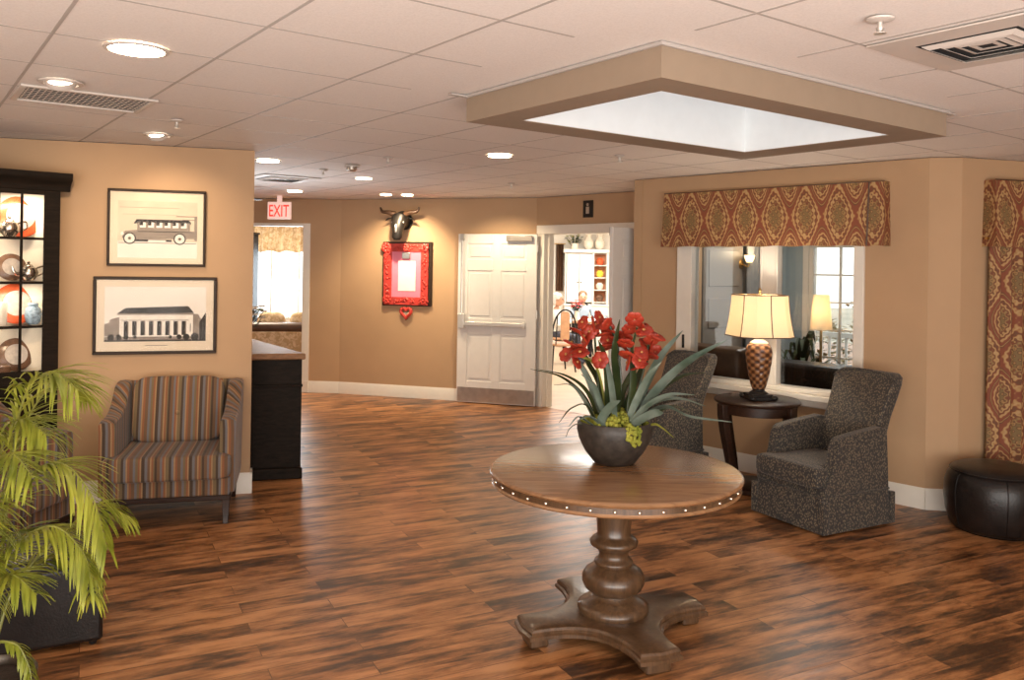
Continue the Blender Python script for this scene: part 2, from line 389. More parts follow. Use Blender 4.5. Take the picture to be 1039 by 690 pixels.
# ------------------------------------------------------------------ the room
HZ = 2.59
GA = R(36.5)                                            # the ceiling grid's turn
def G(u, v): return (u * math.cos(GA) - v * math.sin(GA), u * math.sin(GA) + v * math.cos(GA))
class Wall:                                             # a wall face from p to q, its room side facing the camera
    def __init__(s, p, q):
        s.p, s.q = Vector(p), Vector(q); s.L = (s.q - s.p).length; s.d = (s.q - s.p) / s.L
        s.rz = math.atan2(s.d.y, s.d.x); s.T = Matrix.Translation((s.p.x, s.p.y, 0)) @ Matrix.Rotation(s.rz, 4, 'Z')
    def at(s, a, off=0, z=0): v = s.T @ Vector((a, -off, z)); return (v.x, v.y, v.z)
WA = Wall((-3.6, 5.86), (-1.96, 6.34)); WP = Wall((-2.29, 11.2), (.30, 10.45)); WE = Wall((-4.6, 11.4), (-2.29, 11.2))
WD = Wall((.30, 10.45), (1.9, 8.742)); WB = Wall((1.177, 8.122), (3.065, 6.17)); WC = Wall((3.29, 6.14), (6.9, 7.18))
WK = Wall((3.065, 6.17), (3.29, 6.14))

fl = B(); fl.box(-7, 8, -4, 20, -.08, 0); obj('floor', fl, 'floor', kind='structure', smooth=False)
# ceiling with the skylight's hole
SU0, SU1, SV0, SV1 = 2.28, 4.41, 2.17, 3.48; HU0, HU1, HV0, HV1 = 2.46, 4.16, 2.34, 3.26
outer = [(-7, -4), (8, -4), (8, 7.5), (6.2, 7.5), (3.4, 10.35), (3.5, 18.4), (-1, 18.4), (-1, 14.0), (-7, 14.0)]
hole = [G(HU0, HV0), G(HU1, HV0), G(HU1, HV1), G(HU0, HV1)]
polys = [[Vector((x, y, 0)) for x, y in outer], [Vector((x, y, 0)) for x, y in hole]]
flat = outer + hole; tris = tessellate_polygon(polys)
c = B()
for zz in (HZ + .006, HZ + .06): c.add([(x, y, zz) for x, y in flat], [tuple(t) for t in tris])
obj('ceiling', c, 'ceil', kind='structure', smooth=False)
g = B()
def inside(x, y): return -4 < y < 10.9 and -6 < x < 7 and x + y < 12.5
TG = Matrix.Rotation(GA, 4, 'Z')
def strip(along, k0, a0, a1):
    # split into short bits, leaving out the skylight and the outside
    n = int((a1 - a0) / .3)
    run = None
    for i in range(n + 1):
        t = a0 + i * .3; u, v = (k0, t + .15) if along == 'v' else (t + .15, k0)
        x, y = G(u, v); ok = inside(x, y) and not (SU0 - .15 < u < SU1 + .15 and SV0 - .15 < v < SV1 + .15) and i < n
        if ok and run is None: run = t
        if not ok and run is not None:
            if along == 'v': g.box(k0 - .0065, k0 + .0065, run, t, HZ + .0045, HZ + .008, TG)
            else: g.box(run, t, k0 - .0065, k0 + .0065, HZ + .0052, HZ + .008, TG)
            run = None
for i in range(-12, 20): strip('v', .47 + .6 * i, -8.2, 14)
for i in range(-16, 24): strip('u', 1.74 + .6 * i, -8.2, 14)
obj('ceiling_grid', g, 'grid', kind='structure', smooth=False)

def wallbox(b, w, s0, s1, z0=0, z1=HZ, th=.14): b.box(s0, s1, 0, th, z0, z1, w.T)
w = B(); wallbox(w, WA, -1.6, WA.L, th=.15); obj('wall_left', w, 'wall', kind='structure', smooth=False)
w = B(); wallbox(w, WP, 0, WP.L); obj('wall_back', w, 'wall', kind='structure', smooth=False)
w = B(); wallbox(w, WE, -1, .2); wallbox(w, WE, 1.9, WE.L + .0); wallbox(w, WE, .2, 1.9, 2.265, HZ); obj('wall_back_left', w, 'wall', kind='structure', smooth=False)
DO0, DO1, DOZ = .155, 2.22, 2.135
w = B(); wallbox(w, WD, 0, DO0 - .02); wallbox(w, WD, DO0 - .02, DO1 + .02, DOZ + .02, HZ); wallbox(w, WD, DO1 + .02, WD.L); obj('wall_back_right', w, 'wall', kind='structure', smooth=False)
WS0, WS1, WZ0, WZ1 = .62, 2.20, .735, 2.10          # opening of the interior window
w = B(); wallbox(w, WB, 0, WS0); wallbox(w, WB, WS1, WB.L); wallbox(w, WB, WS0, WS1, 0, WZ0); wallbox(w, WB, WS0, WS1, WZ1, HZ)
obj('wall_right', w, 'wall', kind='structure', smooth=False)
w = B(); wallbox(w, WK, 0, WK.L, th=.3); wallbox(w, WC, 0, WC.L); obj('wall_right_end', w, 'wall', kind='structure', smooth=False)
WRt = Wall((1.177, 8.122), (1.9, 8.742))               # return behind the open door leaf
w = B(); wallbox(w, WRt, .0, WRt.L, th=-.10); obj('wall_right_return', w, 'wall', kind='structure', smooth=False)
w = B(); w.box(-5.1, -4.95, -4, 5.47, 0, HZ); obj('wall_left_side', w, 'wall', kind='structure', smooth=False)
w = B(); w.box(6.85, 7, -4, 7.2, 0, HZ); obj('wall_right_side', w, 'wall', kind='structure', smooth=False)

def base(name, w, spans, z=.155):
    b = B()
    for s0, s1 in spans:
        b.prism([(0, 0), (-.016, 0), (-.016, z - .03), (-.009, z - .012), (-.006, z), (0, z)], s0, s1, 'YZ', w.T)
    obj(name, b, 'white', kind='structure')
base('baseboard_left', WA, [(-1.6, WA.L + .016)]); base('baseboard_back', WP, [(0, WP.L)])
base('baseboard_back_left', WE, [(1.9, WE.L)]); base('baseboard_right', WB, [(0, WB.L + .004)]); base('baseboard_right_end', WK, [(0, WK.L)])
base('baseboard_far_right', WC, [(0, WC.L)])
b = B(); b.box(WA.L, WA.L + .016, -.01, .15, 0, .155, WA.T); obj('baseboard_left_end', b, 'white', kind='structure', bevel=.004)
# cased opening at the far left: pale jamb lining
b = B(); b.box(1.80, 1.90, -.012, .15, 0, 2.265, WE.T); b.box(.2, 1.80, -.012, .15, 2.225, 2.265, WE.T); obj('trim_1', b, 'white', kind='structure', bevel=.004)
b = B(); b.box(1.79, 1.905, -.028, -.013, 0, .155, WE.T); obj('trim_2', b, 'white', kind='structure', bevel=.004)
# double-door casing
b = B()
b.box(DO0 - .11, DO0, -.02, .15, 0, DOZ, WD.T); b.box(DO1, DO1 + .1, -.02, .15, 0, DOZ, WD.T); b.box(DO0 - .13, DO1 + .12, -.024, .15, DOZ, DOZ + .11, WD.T)
b.box(DO0, DO0 + .02, .05, .14, 0, DOZ, WD.T); b.box(DO1 - .02, DO1, .05, .14, 0, DOZ, WD.T)
obj('trim_3', b, 'white', kind='structure', bevel=.006)

# interior window on the right wall: frame, sill, mullion, two panes
b = B(); F0, F1 = WS0, WS1
b.box(F0 - .10, F0 + .06, -.025, .10, WZ0 - .01, WZ1, WB.T); b.box(F1 - .03, F1 + .05, -.025, .10, WZ0 - .01, WZ1, WB.T)
b.box(F0 + .06, F1 - .03, -.02, .10, WZ1 - .06, WZ1 + .02, WB.T)
b.box(1.375, 1.52, -.022, .08, WZ0 + .04, WZ1, WB.T); b.box(1.365, 1.385, -.03, .06, WZ0 + .04, WZ1, WB.T); b.box(1.51, 1.53, -.03, .06, WZ0 + .04, WZ1, WB.T)
win = obj('window_1', b, 'white', kind='structure', bevel=.006)
b = B(); b.box(F0 - .13, F1 + .08, -.07, .10, WZ0 - .045, WZ0 + .005, WB.T); b.box(F0 - .1, F1 + .05, -.035, .1, WZ0 + .005, WZ0 + .045, WB.T); b.box(F0 - .11, F1 + .06, -.03, .0, WZ0 - .10, WZ0 - .045, WB.T)
obj('window_sill', b, 'white', win, bevel=.008)
for s0, s1 in ((F0 + .055, 1.38), (1.515, F1 - .025)):
    b = B(); b.box(s0, s1, .040, .046, WZ0 + .04, WZ1 - .055, WB.T); obj('window_pane', b, 'glass', win, smooth=False)
b = B(); b.box(F0 - .02, F0 - .005, -.045, -.02, 1.02, 1.14, WB.T); obj('window_latch', b, 'black', win, bevel=.003)

# ------------------------------------------------------------------ skylight
sk = thing('skylight', 'big beige boxed skylight with bright white well hanging in the tiled ceiling', 'skylight', (0, 0, 0), GA)
b = B()
for x0, x1, y0, y1 in ((SU0, SU1, SV0, HV0), (SU0, SU1, HV1, SV1), (SU0, HU0, HV0, HV1), (HU1, SU1, HV0, HV1)): b.box(x0, x1, y0, y1, 2.46, HZ + .004)
obj('surround', b, 'beigebox', sk, smooth=False)
b = B(); t = .03
q = .004
for x0, x1, y0, y1 in ((HU0 - t, HU1 + t, HV0 - t, HV0 + q), (HU0 - t, HU1 + t, HV1 - q, HV1 + t), (HU0 - t, HU0 + q, HV0, HV1), (HU1 - q, HU1 + t, HV0, HV1)): b.box(x0, x1, y0, y1, 2.463, 3.5)
obj('light_well', b, 'well', sk, smooth=False)
b = B(); b.box(HU0, HU1, HV0, HV1, 3.44, 3.46); obj('glazing', b, 'skyglass', sk, smooth=False)
b = B(); b.box(SU0 - .012, SU1 + .012, SV0 - .012, SV0, HZ - .012, HZ + .002); b.box(SU0 - .012, SU0, SV0, SV1, HZ - .012, HZ + .002)
b.box(SU0 - .1, SU0 - .012, SV1 - .02, SV1 + .01, HZ - .008, HZ - .001); b.box(SU1, SU1 + .1, SV0, SV0 + .03, HZ - .008, HZ - .001); obj('angle_trim', b, 'grid', sk, smooth=False)

# ------------------------------------------------------------------ ceiling fittings
def downlight(x, y, r, label, lit='lens'):
    t = thing('recessed_downlight', label, 'ceiling light', (x, y, HZ), 0, 'recessed downlights')
    b = B(); b.lathe([(r * 1.16, 0), (r * 1.15, -.006), (r, -.008), (r, -.002), (r * 1.0, .003)], 32, cap=False); obj('trim_ring', b, 'vent', t)
    b = B(); b.lathe([(r * .99, -.003), (r * .98, -.0045)], 32); obj('lens', b, lit, t)
    return t
downlight(-1.50, 3.32, .105, 'large lit round downlight nearest the camera, left of the skylight')
downlight(-.107, 6.42, .09, 'lit round downlight in mid ceiling, left behind the skylight box')
downlight(-2.045, 6.98, .09, 'lit downlight just beyond the end of the picture wall')
downlight(-1.487, 8.33, .085, 'downlight between the far air diffuser and the longhorn wall', 'lensdim')
downlight(-2.602, 9.98, .085, 'lit downlight beside the exit sign')
downlight(-1.56, 10.3, .07, 'left one of two small downlights above the bull head')
downlight(-1.30, 10.3, .07, 'right one of two small downlights above the bull head')
for x, y in ((-1.4, .3), (1.6, .3), (-1.4, -2.4), (1.6, -2.4), (4.6, .8)):  # extra unseen downlights, added to light the room
    downlight(x, y, .105, 'added unseen downlight behind the camera, helping to light the room')
def eyeball(x, y, tgt, label, power=SPOT_W, ang=85):
    t = thing('eyeball_spotlight', label, 'spotlight', (x, y, HZ), 0, 'eyeball spotlights')
    b = B(); b.lathe([(.10, 0), (.098, -.006), (.075, -.01), (.075, .003)], 28, cap=False); obj('trim_ring', b, 'vent', t)
    d = (Vector(tgt) - Vector((x, y, HZ))); d.z = 0; d.normalize(); q = Vector((d.x * .7, d.y * .7, -.7)).to_track_quat('Z', 'Y').to_matrix().to_4x4()
    b = B(); b.lathe([(.072, -.03), (.074, -.02), (.068, .004), (.060, .010), (.054, .004)], 24, T=q, cap=False); obj('eyeball', b, 'vent', t)
    b = B(); b.lathe([(.054, .004), (.052, .006)], 24, T=q); obj('lens', b, 'lensdim', t)
    spot_light('spot_beam', (x + d.x * .055, y + d.y * .055, HZ - .06), tgt, power, (1, .75, .49), ang)
eyeball(-2.15, 3.97, (-2.95, 6.03, 1.5), 'eyeball spotlight beside the long grille, aimed at the pictures', SPOT_W * 2.2, 62)
eyeball(-2.38, 5.60, (-2.45, 6.2, 1.55), 'eyeball spotlight close to the picture wall above the striped armchair', SPOT_W * .32, 115)
spot_light('spot_beam', (-1.43, 10.25, HZ - .03), (-1.42, 10.95, 1.3), SPOT_W * 3.2, (1, .78, .50), 105)
spot_light('spot_beam', (-.30, 9.7, HZ - .03), (-.1, 10.4, 1.0), SPOT_W * 2.0, (1, .80, .52), 110)  # added light for the door, no known fixture

area_light('lounge_window_daylight', (-3.75, 14.25, 1.55), 1.4, 90, (.85, .93, 1), (R(-90), 0, 0), 1.5)
def vent_grille():
    t = thing('air_grille', 'long white eggcrate return grille with dark cells beside the left ceiling wall', 'air vent', (*G(.80, 4.88), HZ), GA)
    hx, hy = .285, .205
    b = B()
    for x0, x1, y0, y1 in ((-hx - .03, hx + .03, -hy - .03, -hy), (-hx - .03, hx + .03, hy, hy + .03), (-hx - .03, -hx, -hy, hy), (hx, hx + .03, -hy, hy)): b.box(x0, x1, y0, y1, -.008, .004)
    obj('frame', b, 'vent', t, bevel=.003)
    b = B(); b.box(-hx, hx, -hy, hy, .002, .004); obj('duct_opening', b, 'hole', t, smooth=False)
    b = B()
    for i in range(22): x = -hx + 2 * hx * (i + .5) / 22; b.box(x - .0035, x + .0035, -hy, hy, -.0005, .001)
    for i in range(8): y = -hy + 2 * hy * (i + .5) / 8; b.box(-hx, hx, y - .0035, y + .0035, -.0004, .0012)
    obj('eggcrate_louvres', b, 'vent', t, smooth=False)
vent_grille()
def diffuser(u, v, s, label, panel=.30, rz=GA):
    t = thing('air_diffuser', label, 'air vent', (*G(u, v), HZ), rz, 'square ceiling diffusers')
    b = B(); b.box(-panel, panel, -panel, panel, -.006, .001); obj('panel', b, 'vent', t, bevel=.003)
    b = B(); b.box(-s, s, -s, s, -.0075, -.006); obj('duct_opening', b, 'hole', t, smooth=False)
    for i in range(4):
        b = B(); o = s * (.92 - .22 * i); i_ = o - s * .10; z0 = -.008 - .004 * (3 - i)
        for k_ in range(4):
            T = Matrix.Rotation(k_ * PI / 2, 4, 'Z')
            b.add([(-o, o, -.0078), (o, o, -.0078), (i_, i_, z0), (-i_, i_, z0), (-o, o, -.0095), (o, o, -.0095), (i_, i_, z0 - .0015), (-i_, i_, z0 - .0015)],
                  [(0, 1, 2, 3), (4, 7, 6, 5), (0, 4, 5, 1), (2, 6, 7, 3)], T)
        obj('louvre_ring', b, 'vent', t, smooth=False)
diffuser(3.20, 1.43, .175, 'square white stepped diffuser right of the skylight near the camera')
diffuser(3.15, 8.18, .2, 'square diffuser flush in the far ceiling near the exit sign')
def sprinkler(x, y, label, r=.04):
    t = thing('fire_sprinkler', label, 'sprinkler', (x, y, HZ), 0, 'fire sprinklers')
    b = B(); b.lathe([(r, 0), (r * .95, -.006), (r * .5, -.012)], 20); obj('escutcheon', b, 'vent', t)
    b = B(); b.lathe([(.008, -.010), (.008, -.03), (.014, -.032), (.006, -.045)], 12); b.lathe([(.02, -.048), (.02, -.051)], 12); obj('deflector', b, 'chrome', t)
sprinkler(1.205, 2.77, 'sprinkler on a round plate between the skylight and the stepped diffuser', .045)
sprinkler(-2.013, 5.0, 'small sprinkler behind the long grille above the pictures')
sprinkler(-.994, 6.65, 'sprinkler right of the square detector in the far ceiling')
sprinkler(-1.72, 7.58, 'sprinkler between the detector and the flush far diffuser')
sprinkler(-.018, 8.6, 'sprinkler in the ceiling before the white door')
sprinkler(.80, 6.32, 'sprinkler just behind the skylight box')
t = thing('smoke_detector', 'small square smoke detector on the far ceiling', 'smoke detector', (-1.395, 7.23, HZ), .3)
b = B(); b.box(-.065, .065, -.05, .05, -.012, 0); obj('base_plate', b, 'vent', t, bevel=.004)
b = B(); b.lathe([(.045, -.012), (.045, -.04), (.03, -.05)], 20); obj('sensor_cap', b, 'metal', t)
t = thing('ceiling_fan', 'brown bladed ceiling fan peeking out from behind the picture wall', 'fan', (-3.36, 9.35, HZ), R(4))
b = B(); b.lathe([(.07, 0), (.07, -.03), (.03, -.05), (.03, -.10), (.10, -.12), (.11, -.17), (.06, -.20)], 24); obj('motor', b, 'brass', t)
for i in range(5):
    b = B(); b.prism(rect(.19, .065, .06, 6, .36, 0), -.153, -.145, T=Matrix.Rotation(2 * PI * i / 5, 4, 'Z')); b.box(.08, .22, -.02, .02, -.15, -.143, Matrix.Rotation(2 * PI * i / 5, 4, 'Z'))
    obj('blade', b, 'darkwood', t)

# exit sign
t = thing('exit_sign', 'white and red EXIT sign hanging from the ceiling above the far left opening', 'exit sign', (-2.98, 10.7, 2.40), R(-8))
b = B(); b.box(-.155, .155, -.02, .02, -.11, .11); obj('housing', b, 'exitwhite', t, bevel=.008)
b = B(); b.box(-.03, .03, -.012, .012, .11, .19); obj('mount', b, 'exitwhite', t)
def text(name, body, size, mat, parent, loc, rot=(R(90), 0, 0), bold=.0, sx=1):
    c = bpy.data.curves.new(name, 'FONT'); c.body = body; c.size = size; c.align_x = 'CENTER'; c.align_y = 'CENTER'; c.extrude = .0015; c.offset = bold
    c.materials.append(M[mat]); tmp = bpy.data.objects.new(name + '_curve', c); COL.objects.link(tmp); bpy.context.view_layer.update()
    me = bpy.data.meshes.new_from_object(tmp.evaluated_get(bpy.context.evaluated_depsgraph_get())); bpy.data.objects.remove(tmp)
    o = bpy.data.objects.new(name, me); COL.objects.link(o); o.parent = parent; o.location = loc; o.rotation_euler = rot; o.scale.x = sx
    return o
text('lettering', 'EXIT', .215, 'exitred', t, (0, -.0225, -.012), bold=.0015, sx=.62)
# dark room sign above the double doors
t = thing('wall_sign', 'small black square sign with pale symbol above the double doorway', 'sign', WD.at(.86, .008, 2.42), WD.rz)
b = B(); b.box(-.075, .075, -.008, .006, -.10, .10); obj('plate', b, 'black', t, bevel=.003)
b = B(); b.lathe([(.018, 0), (.018, .003)], 16, T=Matrix.Translation((0, -.008, .05)) @ Matrix.Rotation(R(90), 4, 'X')); b.box(-.025, .025, -.011, -.008, -.055, .025); obj('symbol', b, 'metal', t)

# ------------------------------------------------------------------ doors
def door_leaf(name, W, H, sgn=1):
    # hinge at x=0, leaf along -x, face with panels both sides; local -y looks into the room
    b = B(); t_ = .044
    cols = [(-W + .13, -W / 2 - .055), (-W / 2 + .055, -.13)]; rows = [(.27, .86), (1.06, 1.66), (1.80, H - .12)]
    b.box(-W, 0, -t_ / 2 + .010, t_ / 2 - .010, 0, H)
    xs = [-W, cols[0][0], cols[0][1], cols[1][0], cols[1][1], 0]
    for y0, y1 in ((-t_ / 2, -t_ / 2 + .011), (t_ / 2 - .011, t_ / 2)):
        for i in (0, 2, 4): b.box(xs[i], xs[i + 1], y0, y1, 0, H)
        zz = [0, rows[0][0], rows[0][1], rows[1][0], rows[1][1], rows[2][0], rows[2][1], H]
        for x0, x1 in cols:
            for i in (0, 2, 4, 6): b.box(x0, x1, y0, y1, zz[i], zz[i + 1])
            for z0, z1 in rows: b.box(x0 + .035, x1 - .035, y0 + .002, y1 - .002, z0 + .035, z1 - .035)
    o = obj(name, b, 'doorw', kind='structure', bevel=.004)
    return o, t_
def panic_bar(o, W, side, t_):
    y = side * t_ / 2
    b = B(); ys = (y, y + side * .045)
    b.box(-W + .04, -.16, min(ys), max(ys), .965, 1.02); b.box(-W + .02, -W + .11, min(y, y + side * .06), max(y, y + side * .06), .93, 1.12)
    b.box(-.17, -.13, min(ys), max(ys), .955, 1.03)
    bar = obj('panic_bar', b, 'chrome', o, bevel=.008)
    b = B(); b.tube([(-W + .06, y + side * .02, 1.1), (-W + .06, y + side * .02, 2.08)], .008); b.box(-W + .04, -W + .08, min(y, y + side * .04), max(y, y + side * .04), 2.04, 2.12)
    obj('latch_rod', b, 'metal', o)
    b = B(); b.box(-.38, -.05, min(y, y + side * .055), max(y, y + side * .055), 2.03, 2.10); obj('door_closer', b, 'metal', o, bevel=.006)
    b = B(); b.box(-W + .012, -.012, min(y, y + side * .003), max(y, y + side * .003), .01, .19); obj('kick_plate', b, 'metal', o, bevel=.001)
hx, hy, _ = WD.at(DO0 - .06, .075)
ang = math.atan2(10.55 - 10.26, -.64 - hx)              # leaf swung back against the far wall
o, t_ = door_leaf('door_1', 1.03, 2.12); o.location = (hx, hy, .012); o.rotation_euler.z = ang - PI
panic_bar(o, 1.03, 1 if False else -1, t_)
b = B()
for z in (.25, 1.08, 1.9): b.tube([(.008, -.02, z), (.008, -.02, z + .1)], .009)
obj('hinge', b, 'metal', o)
o, t_ = door_leaf('door_2', 1.03, 2.12); o.location = (1.70, 8.80, .012); o.rotation_euler.z = math.atan2(.72, .75)
panic_bar(o, 1.03, 1, t_)

# ------------------------------------------------------------------ things on the far wall
t = thing('bull_head', 'black and silver bull head trophy with brown horns above the red framed notice', 'bull head', WP.at(.915, 0, 2.25), WP.rz); t.scale = (1.2, 1.1, 1.1)
b = B()
secs = [((0, 0, .04), .07, .09), ((0, -.08, .07), .085, .095), ((0, -.15, .06), .092, .085), ((0, -.19, -.02), .075, .07), ((0, -.205, -.10), .055, .055), ((0, -.215, -.155), .056, .05), ((0, -.215, -.185), .035, .03)]
rings = []
for i, (c_, rx, ry) in enumerate(secs):
    a = Vector(secs[min(i + 1, len(secs) - 1)][0]) - Vector(secs[max(i - 1, 0)][0]); a.normalize(); u = Vector((1, 0, 0)); w_ = a.cross(u)
    rings.append([tuple(Vector(c_) + u * rx * math.cos(2 * PI * j / 20) + w_ * ry * math.sin(2 * PI * j / 20)) for j in range(20)])
b.loft(rings); b.lathe([(.10, 0), (.10, .02)], 24, T=Matrix.Translation((0, 0, .04)) @ Matrix.Rotation(R(90), 4, 'X')); obj('head', b, 'black', t)
for s_ in (-1, 1):
    b = B(); b.tube(smoothpath([(s_ * .06, -.13, .12), (s_ * .13, -.15, .14), (s_ * .20, -.15, .15), (s_ * .225, -.15, .20)], 5), [.036 - .0018 * i for i in range(16)], 10); obj('horn', b, 'brownleather', t)
    b = B(); b.blade(smoothpath([(s_ * .07, -.12, .08), (s_ * .13, -.13, .07), (s_ * .17, -.13, .05)], 4), [.03, .05, .06, .06, .055, .05, .04, .02, .005], th=.008); obj('ear', b, 'black', t)
    b = B(); b.ball((s_ * .062, -.205, .02), .012); obj('eye', b, 'chrome', t)
b = B(); b.sup((0, -.205, -.06), (.03, .062, .10), 1, 1, 16, 10); obj('silver_blaze', b, 'metal', t)

t = thing('framed_notice', 'red floral frame with pink mat and blank white card under the bull head', 'framed notice', WP.at(.97, 0, 1.61), WP.rz)
b = B(); b.box(-.345, .345, -.03, 0, -.415, .42); obj('backing_board', b, 'frame_dark', t, bevel=.006)
b = B()
for x0, x1, z0, z1 in ((-.32, .30, .29, .395), (-.32, .30, -.40, -.30), (-.32, -.21, -.30, .29), (.20, .30, -.30, .29)): b.box(x0, x1, -.046, -.03, z0, z1)
rr = random.Random(3)
for i in range(120):
    side = i % 4; q = rr.uniform(-1, 1)
    x, z = ((q * .30, .34 + rr.uniform(-.03, .03)) if side == 0 else (q * .30, -.35 + rr.uniform(-.03, .03)) if side == 1 else (-.265 + rr.uniform(-.03, .03), q * .37) if side == 2 else (.25 + rr.uniform(-.03, .03), q * .37))
    b.ball((x, -.046, z), (.018, .012, .018), 8, 5)
for x, z, r_ in ((-.29, .34, .075), (.25, .34, .06), (-.27, -.34, .065), (.24, -.34, .06), (-.02, .345, .06)):
    for k_ in range(7): b.ball((x + r_ * .6 * math.cos(k_ * 2 * PI / 7), -.05, z + r_ * .6 * math.sin(k_ * 2 * PI / 7)), (r_ * .38, .016, r_ * .38), 8, 5)
    b.ball((x, -.056, z), (r_ * .3, .018, r_ * .3), 8, 5)
obj('floral_frame', b, 'red', t)
b = B(); b.box(-.21, .20, -.036, -.03, -.30, .29); obj('pink_mat', b, 'pink', t, smooth=False)
b = B(); b.box(-.115, .125, -.042, -.036, -.22, .17); obj('card', b, 'card', t, smooth=False)
b = B(); b.box(-.06, .05, -.06, -.04, .20, .28); obj('clip', b, 'metal', t, bevel=.006)
t = thing('heart_ornament', 'red heart ring ornament hanging below the red framed notice', 'ornament', WP.at(.965, .0, 1.11), WP.rz)
b = B(); pts = []
for i in range(25):
    a = 2 * PI * i / 24; pts.append((.0045 * 16 * math.sin(a) ** 3, -.03, .0045 * (13 * math.cos(a) - 5 * math.cos(2 * a) - 2 * math.cos(3 * a) - math.cos(4 * a))))
b.tube(pts, .022, 8); obj('ring', b, 'red', t)
b = B(); b.prism([(-.055, .0), (.055, .0), (.0, -.10)], -.03, -.005, 'XZ'); obj('tag', b, 'mat_cream', t, bevel=.006)
b = B(); b.tube([(0, -.02, .05), (0, -.02, .09)], .004, 6); obj('hanging_loop', b, 'black', t)

# ------------------------------------------------------------------ pictures on the left wall
def picture(name, label, s, z, Wd, Hd, fr, mw, mh):
    t = thing(name, label, 'picture', WA.at(s, 0, z), WA.rz)
    b = B()
    for x0, x1, z0, z1 in ((-Wd / 2, Wd / 2, Hd / 2 - fr, Hd / 2), (-Wd / 2, Wd / 2, -Hd / 2, -Hd / 2 + fr), (-Wd / 2, -Wd / 2 + fr, -Hd / 2 + fr, Hd / 2 - fr), (Wd / 2 - fr, Wd / 2, -Hd / 2 + fr, Hd / 2 - fr)):
        b.box(x0, x1, -.03, 0, z0, z1)
    obj('frame', b, 'frame_dark', t, bevel=.005)
    b = B(); b.box(-Wd / 2 + fr, Wd / 2 - fr, -.012, -.004, -Hd / 2 + fr, Hd / 2 - fr); obj('mat_board', b, 'mat_cream', t, smooth=False)
    b = B(); b.box(-Wd / 2 + fr, Wd / 2 - fr, -.0225, -.0210, -Hd / 2 + fr, Hd / 2 - fr); obj('glass', b, 'pic_glass', t, smooth=False)
    return t
class Print:                                     # a flat printed photograph made of toned shapes
    def __init__(s): s.b = B(); s.k = 0
    def poly(s, pts, tone):
        s.k += 1; y = -.0125 - .00004 * s.k; s.b.cur = tone; n = len(pts); s.b.add([(x, y, z) for x, z in pts], [tuple(range(n))])
    def r(s, x0, x1, z0, z1, tone): s.poly([(x0, z0), (x1, z0), (x1, z1), (x0, z1)], tone)
    def disc(s, x, z, r, tone, n=24): s.poly([(x + r * math.cos(2 * PI * i / n), z + r * math.sin(2 * PI * i / n)) for i in range(n)], tone)
TONES = ['print_light', 'print_white', 'print_mid', 'print_dark']
t = picture('framed_bus_photograph', 'upper framed sepia photograph of an old open-sided bus', 1.035, 1.985, .67, .56, .018, 0, 0)
p = Print()
p.r(-.265, .275, -.22, .195, 0); p.r(-.265, .275, -.22, -.10, 1)
p.r(-.255, .16, .12, .165, 2) if False else None
for i in range(26): p.r(-.25 + i * .0155, -.25 + i * .0155 + .009, .145, .150, 2)
for i in range(18): p.r(-.23 + i * .021, -.23 + i * .021 + .010, .095, .099, 2)
p.r(.13, .275, .085, .092, 2); p.r(.17, .275, .06, .066, 2); p.r(.255, .275, -.09, .09, 2)
p.poly([(-.14, .062), (.215, .062), (.232, .045), (.232, .03), (-.16, .03)], 3)
p.r(-.135, .225, -.035, .04, 2)
for i in range(6): p.r(-.118 + i * .056, -.078 + i * .056, .002, .040, 1)
for i in range(6): p.r(-.118 + i * .056, -.096 + i * .056, .018, .044, 3)
p.poly([(-.235, -.075), (-.235, -.045), (-.215, -.025), (-.13, -.015), (-.13, -.085), (-.20, -.085)], 2)
p.poly([(-.13, -.02), (.255, -.02), (.255, -.075), (-.13, -.085)], 2)
p.r(-.13, .24, -.03, -.024, 3); p.r(-.15, .10, -.10, -.085, 3); p.r(-.26, .27, -.113, -.108, 2)
for x in (-.185, .155): p.disc(x, -.078, .043, 3); p.disc(x, -.078, .034, 1); p.disc(x, -.078, .012, 2); p.disc(x, -.078, .005, 3)
p.disc(-.235, -.045, .012, 1)
p.r(-.06, .06, -.1, -.088, 1)
obj('print', p.b, TONES, t, smooth=False)
t = picture('framed_building_photograph', 'lower wider framed black and white photograph of a columned building', 1.035, 1.345, .84, .565, .022, 0, 0)
p = Print()
X0, X1, Z0, Z1 = -.345, .345, -.19, .21
p.r(X0, X1, Z0, Z1, 1); p.r(X0, X1, Z0, -.155, 2); p.r(X0, X1, -.155, -.145, 1)
p.poly([(X0, -.15), (X0, -.06), (-.30, -.055), (-.27, -.10), (-.24, -.15)], 2)
p.poly([(-.31, -.15), (-.31, -.03), (-.235, -.008), (-.235, -.15)], 2); p.poly([(.25, -.15), (.25, .01), (.29, .01), (.32, -.04), (.32, -.15)], 2)
p.poly([(.30, -.19), (.30, -.05), (.33, 0), (.345, .02), (.345, -.19)], 3)
p.r(-.245, .255, -.15, .018, 1); p.poly([(-.265, .012), (-.205, .055), (.222, .068), (.262, .018)], 3); p.r(-.26, .26, .004, .016, 2); p.r(-.235, .25, -.038, -.033, 2)
for i in range(8): x = -.215 + i * .056; p.r(x, x + .026, -.145, -.042, 3)
for i in range(8): x = -.19 + i * .056; p.r(x, x + .007, -.145, -.042, 2)
p.r(.225, .25, -.15, -.03, 1); p.r(.235, .24, -.12, -.06, 3)
for x, r_ in ((-.30, .022), (-.25, .02), (-.20, .018), (-.14, .012), (.10, .012), (.16, .018), (.21, .022), (.27, .028)): p.disc(x, -.158, r_, 3)
p.r(X0, X1, -.19, -.178, 3)
p.r(-.07, .08, -.222, -.217, 2)
obj('print', p.b, TONES, t, smooth=False)

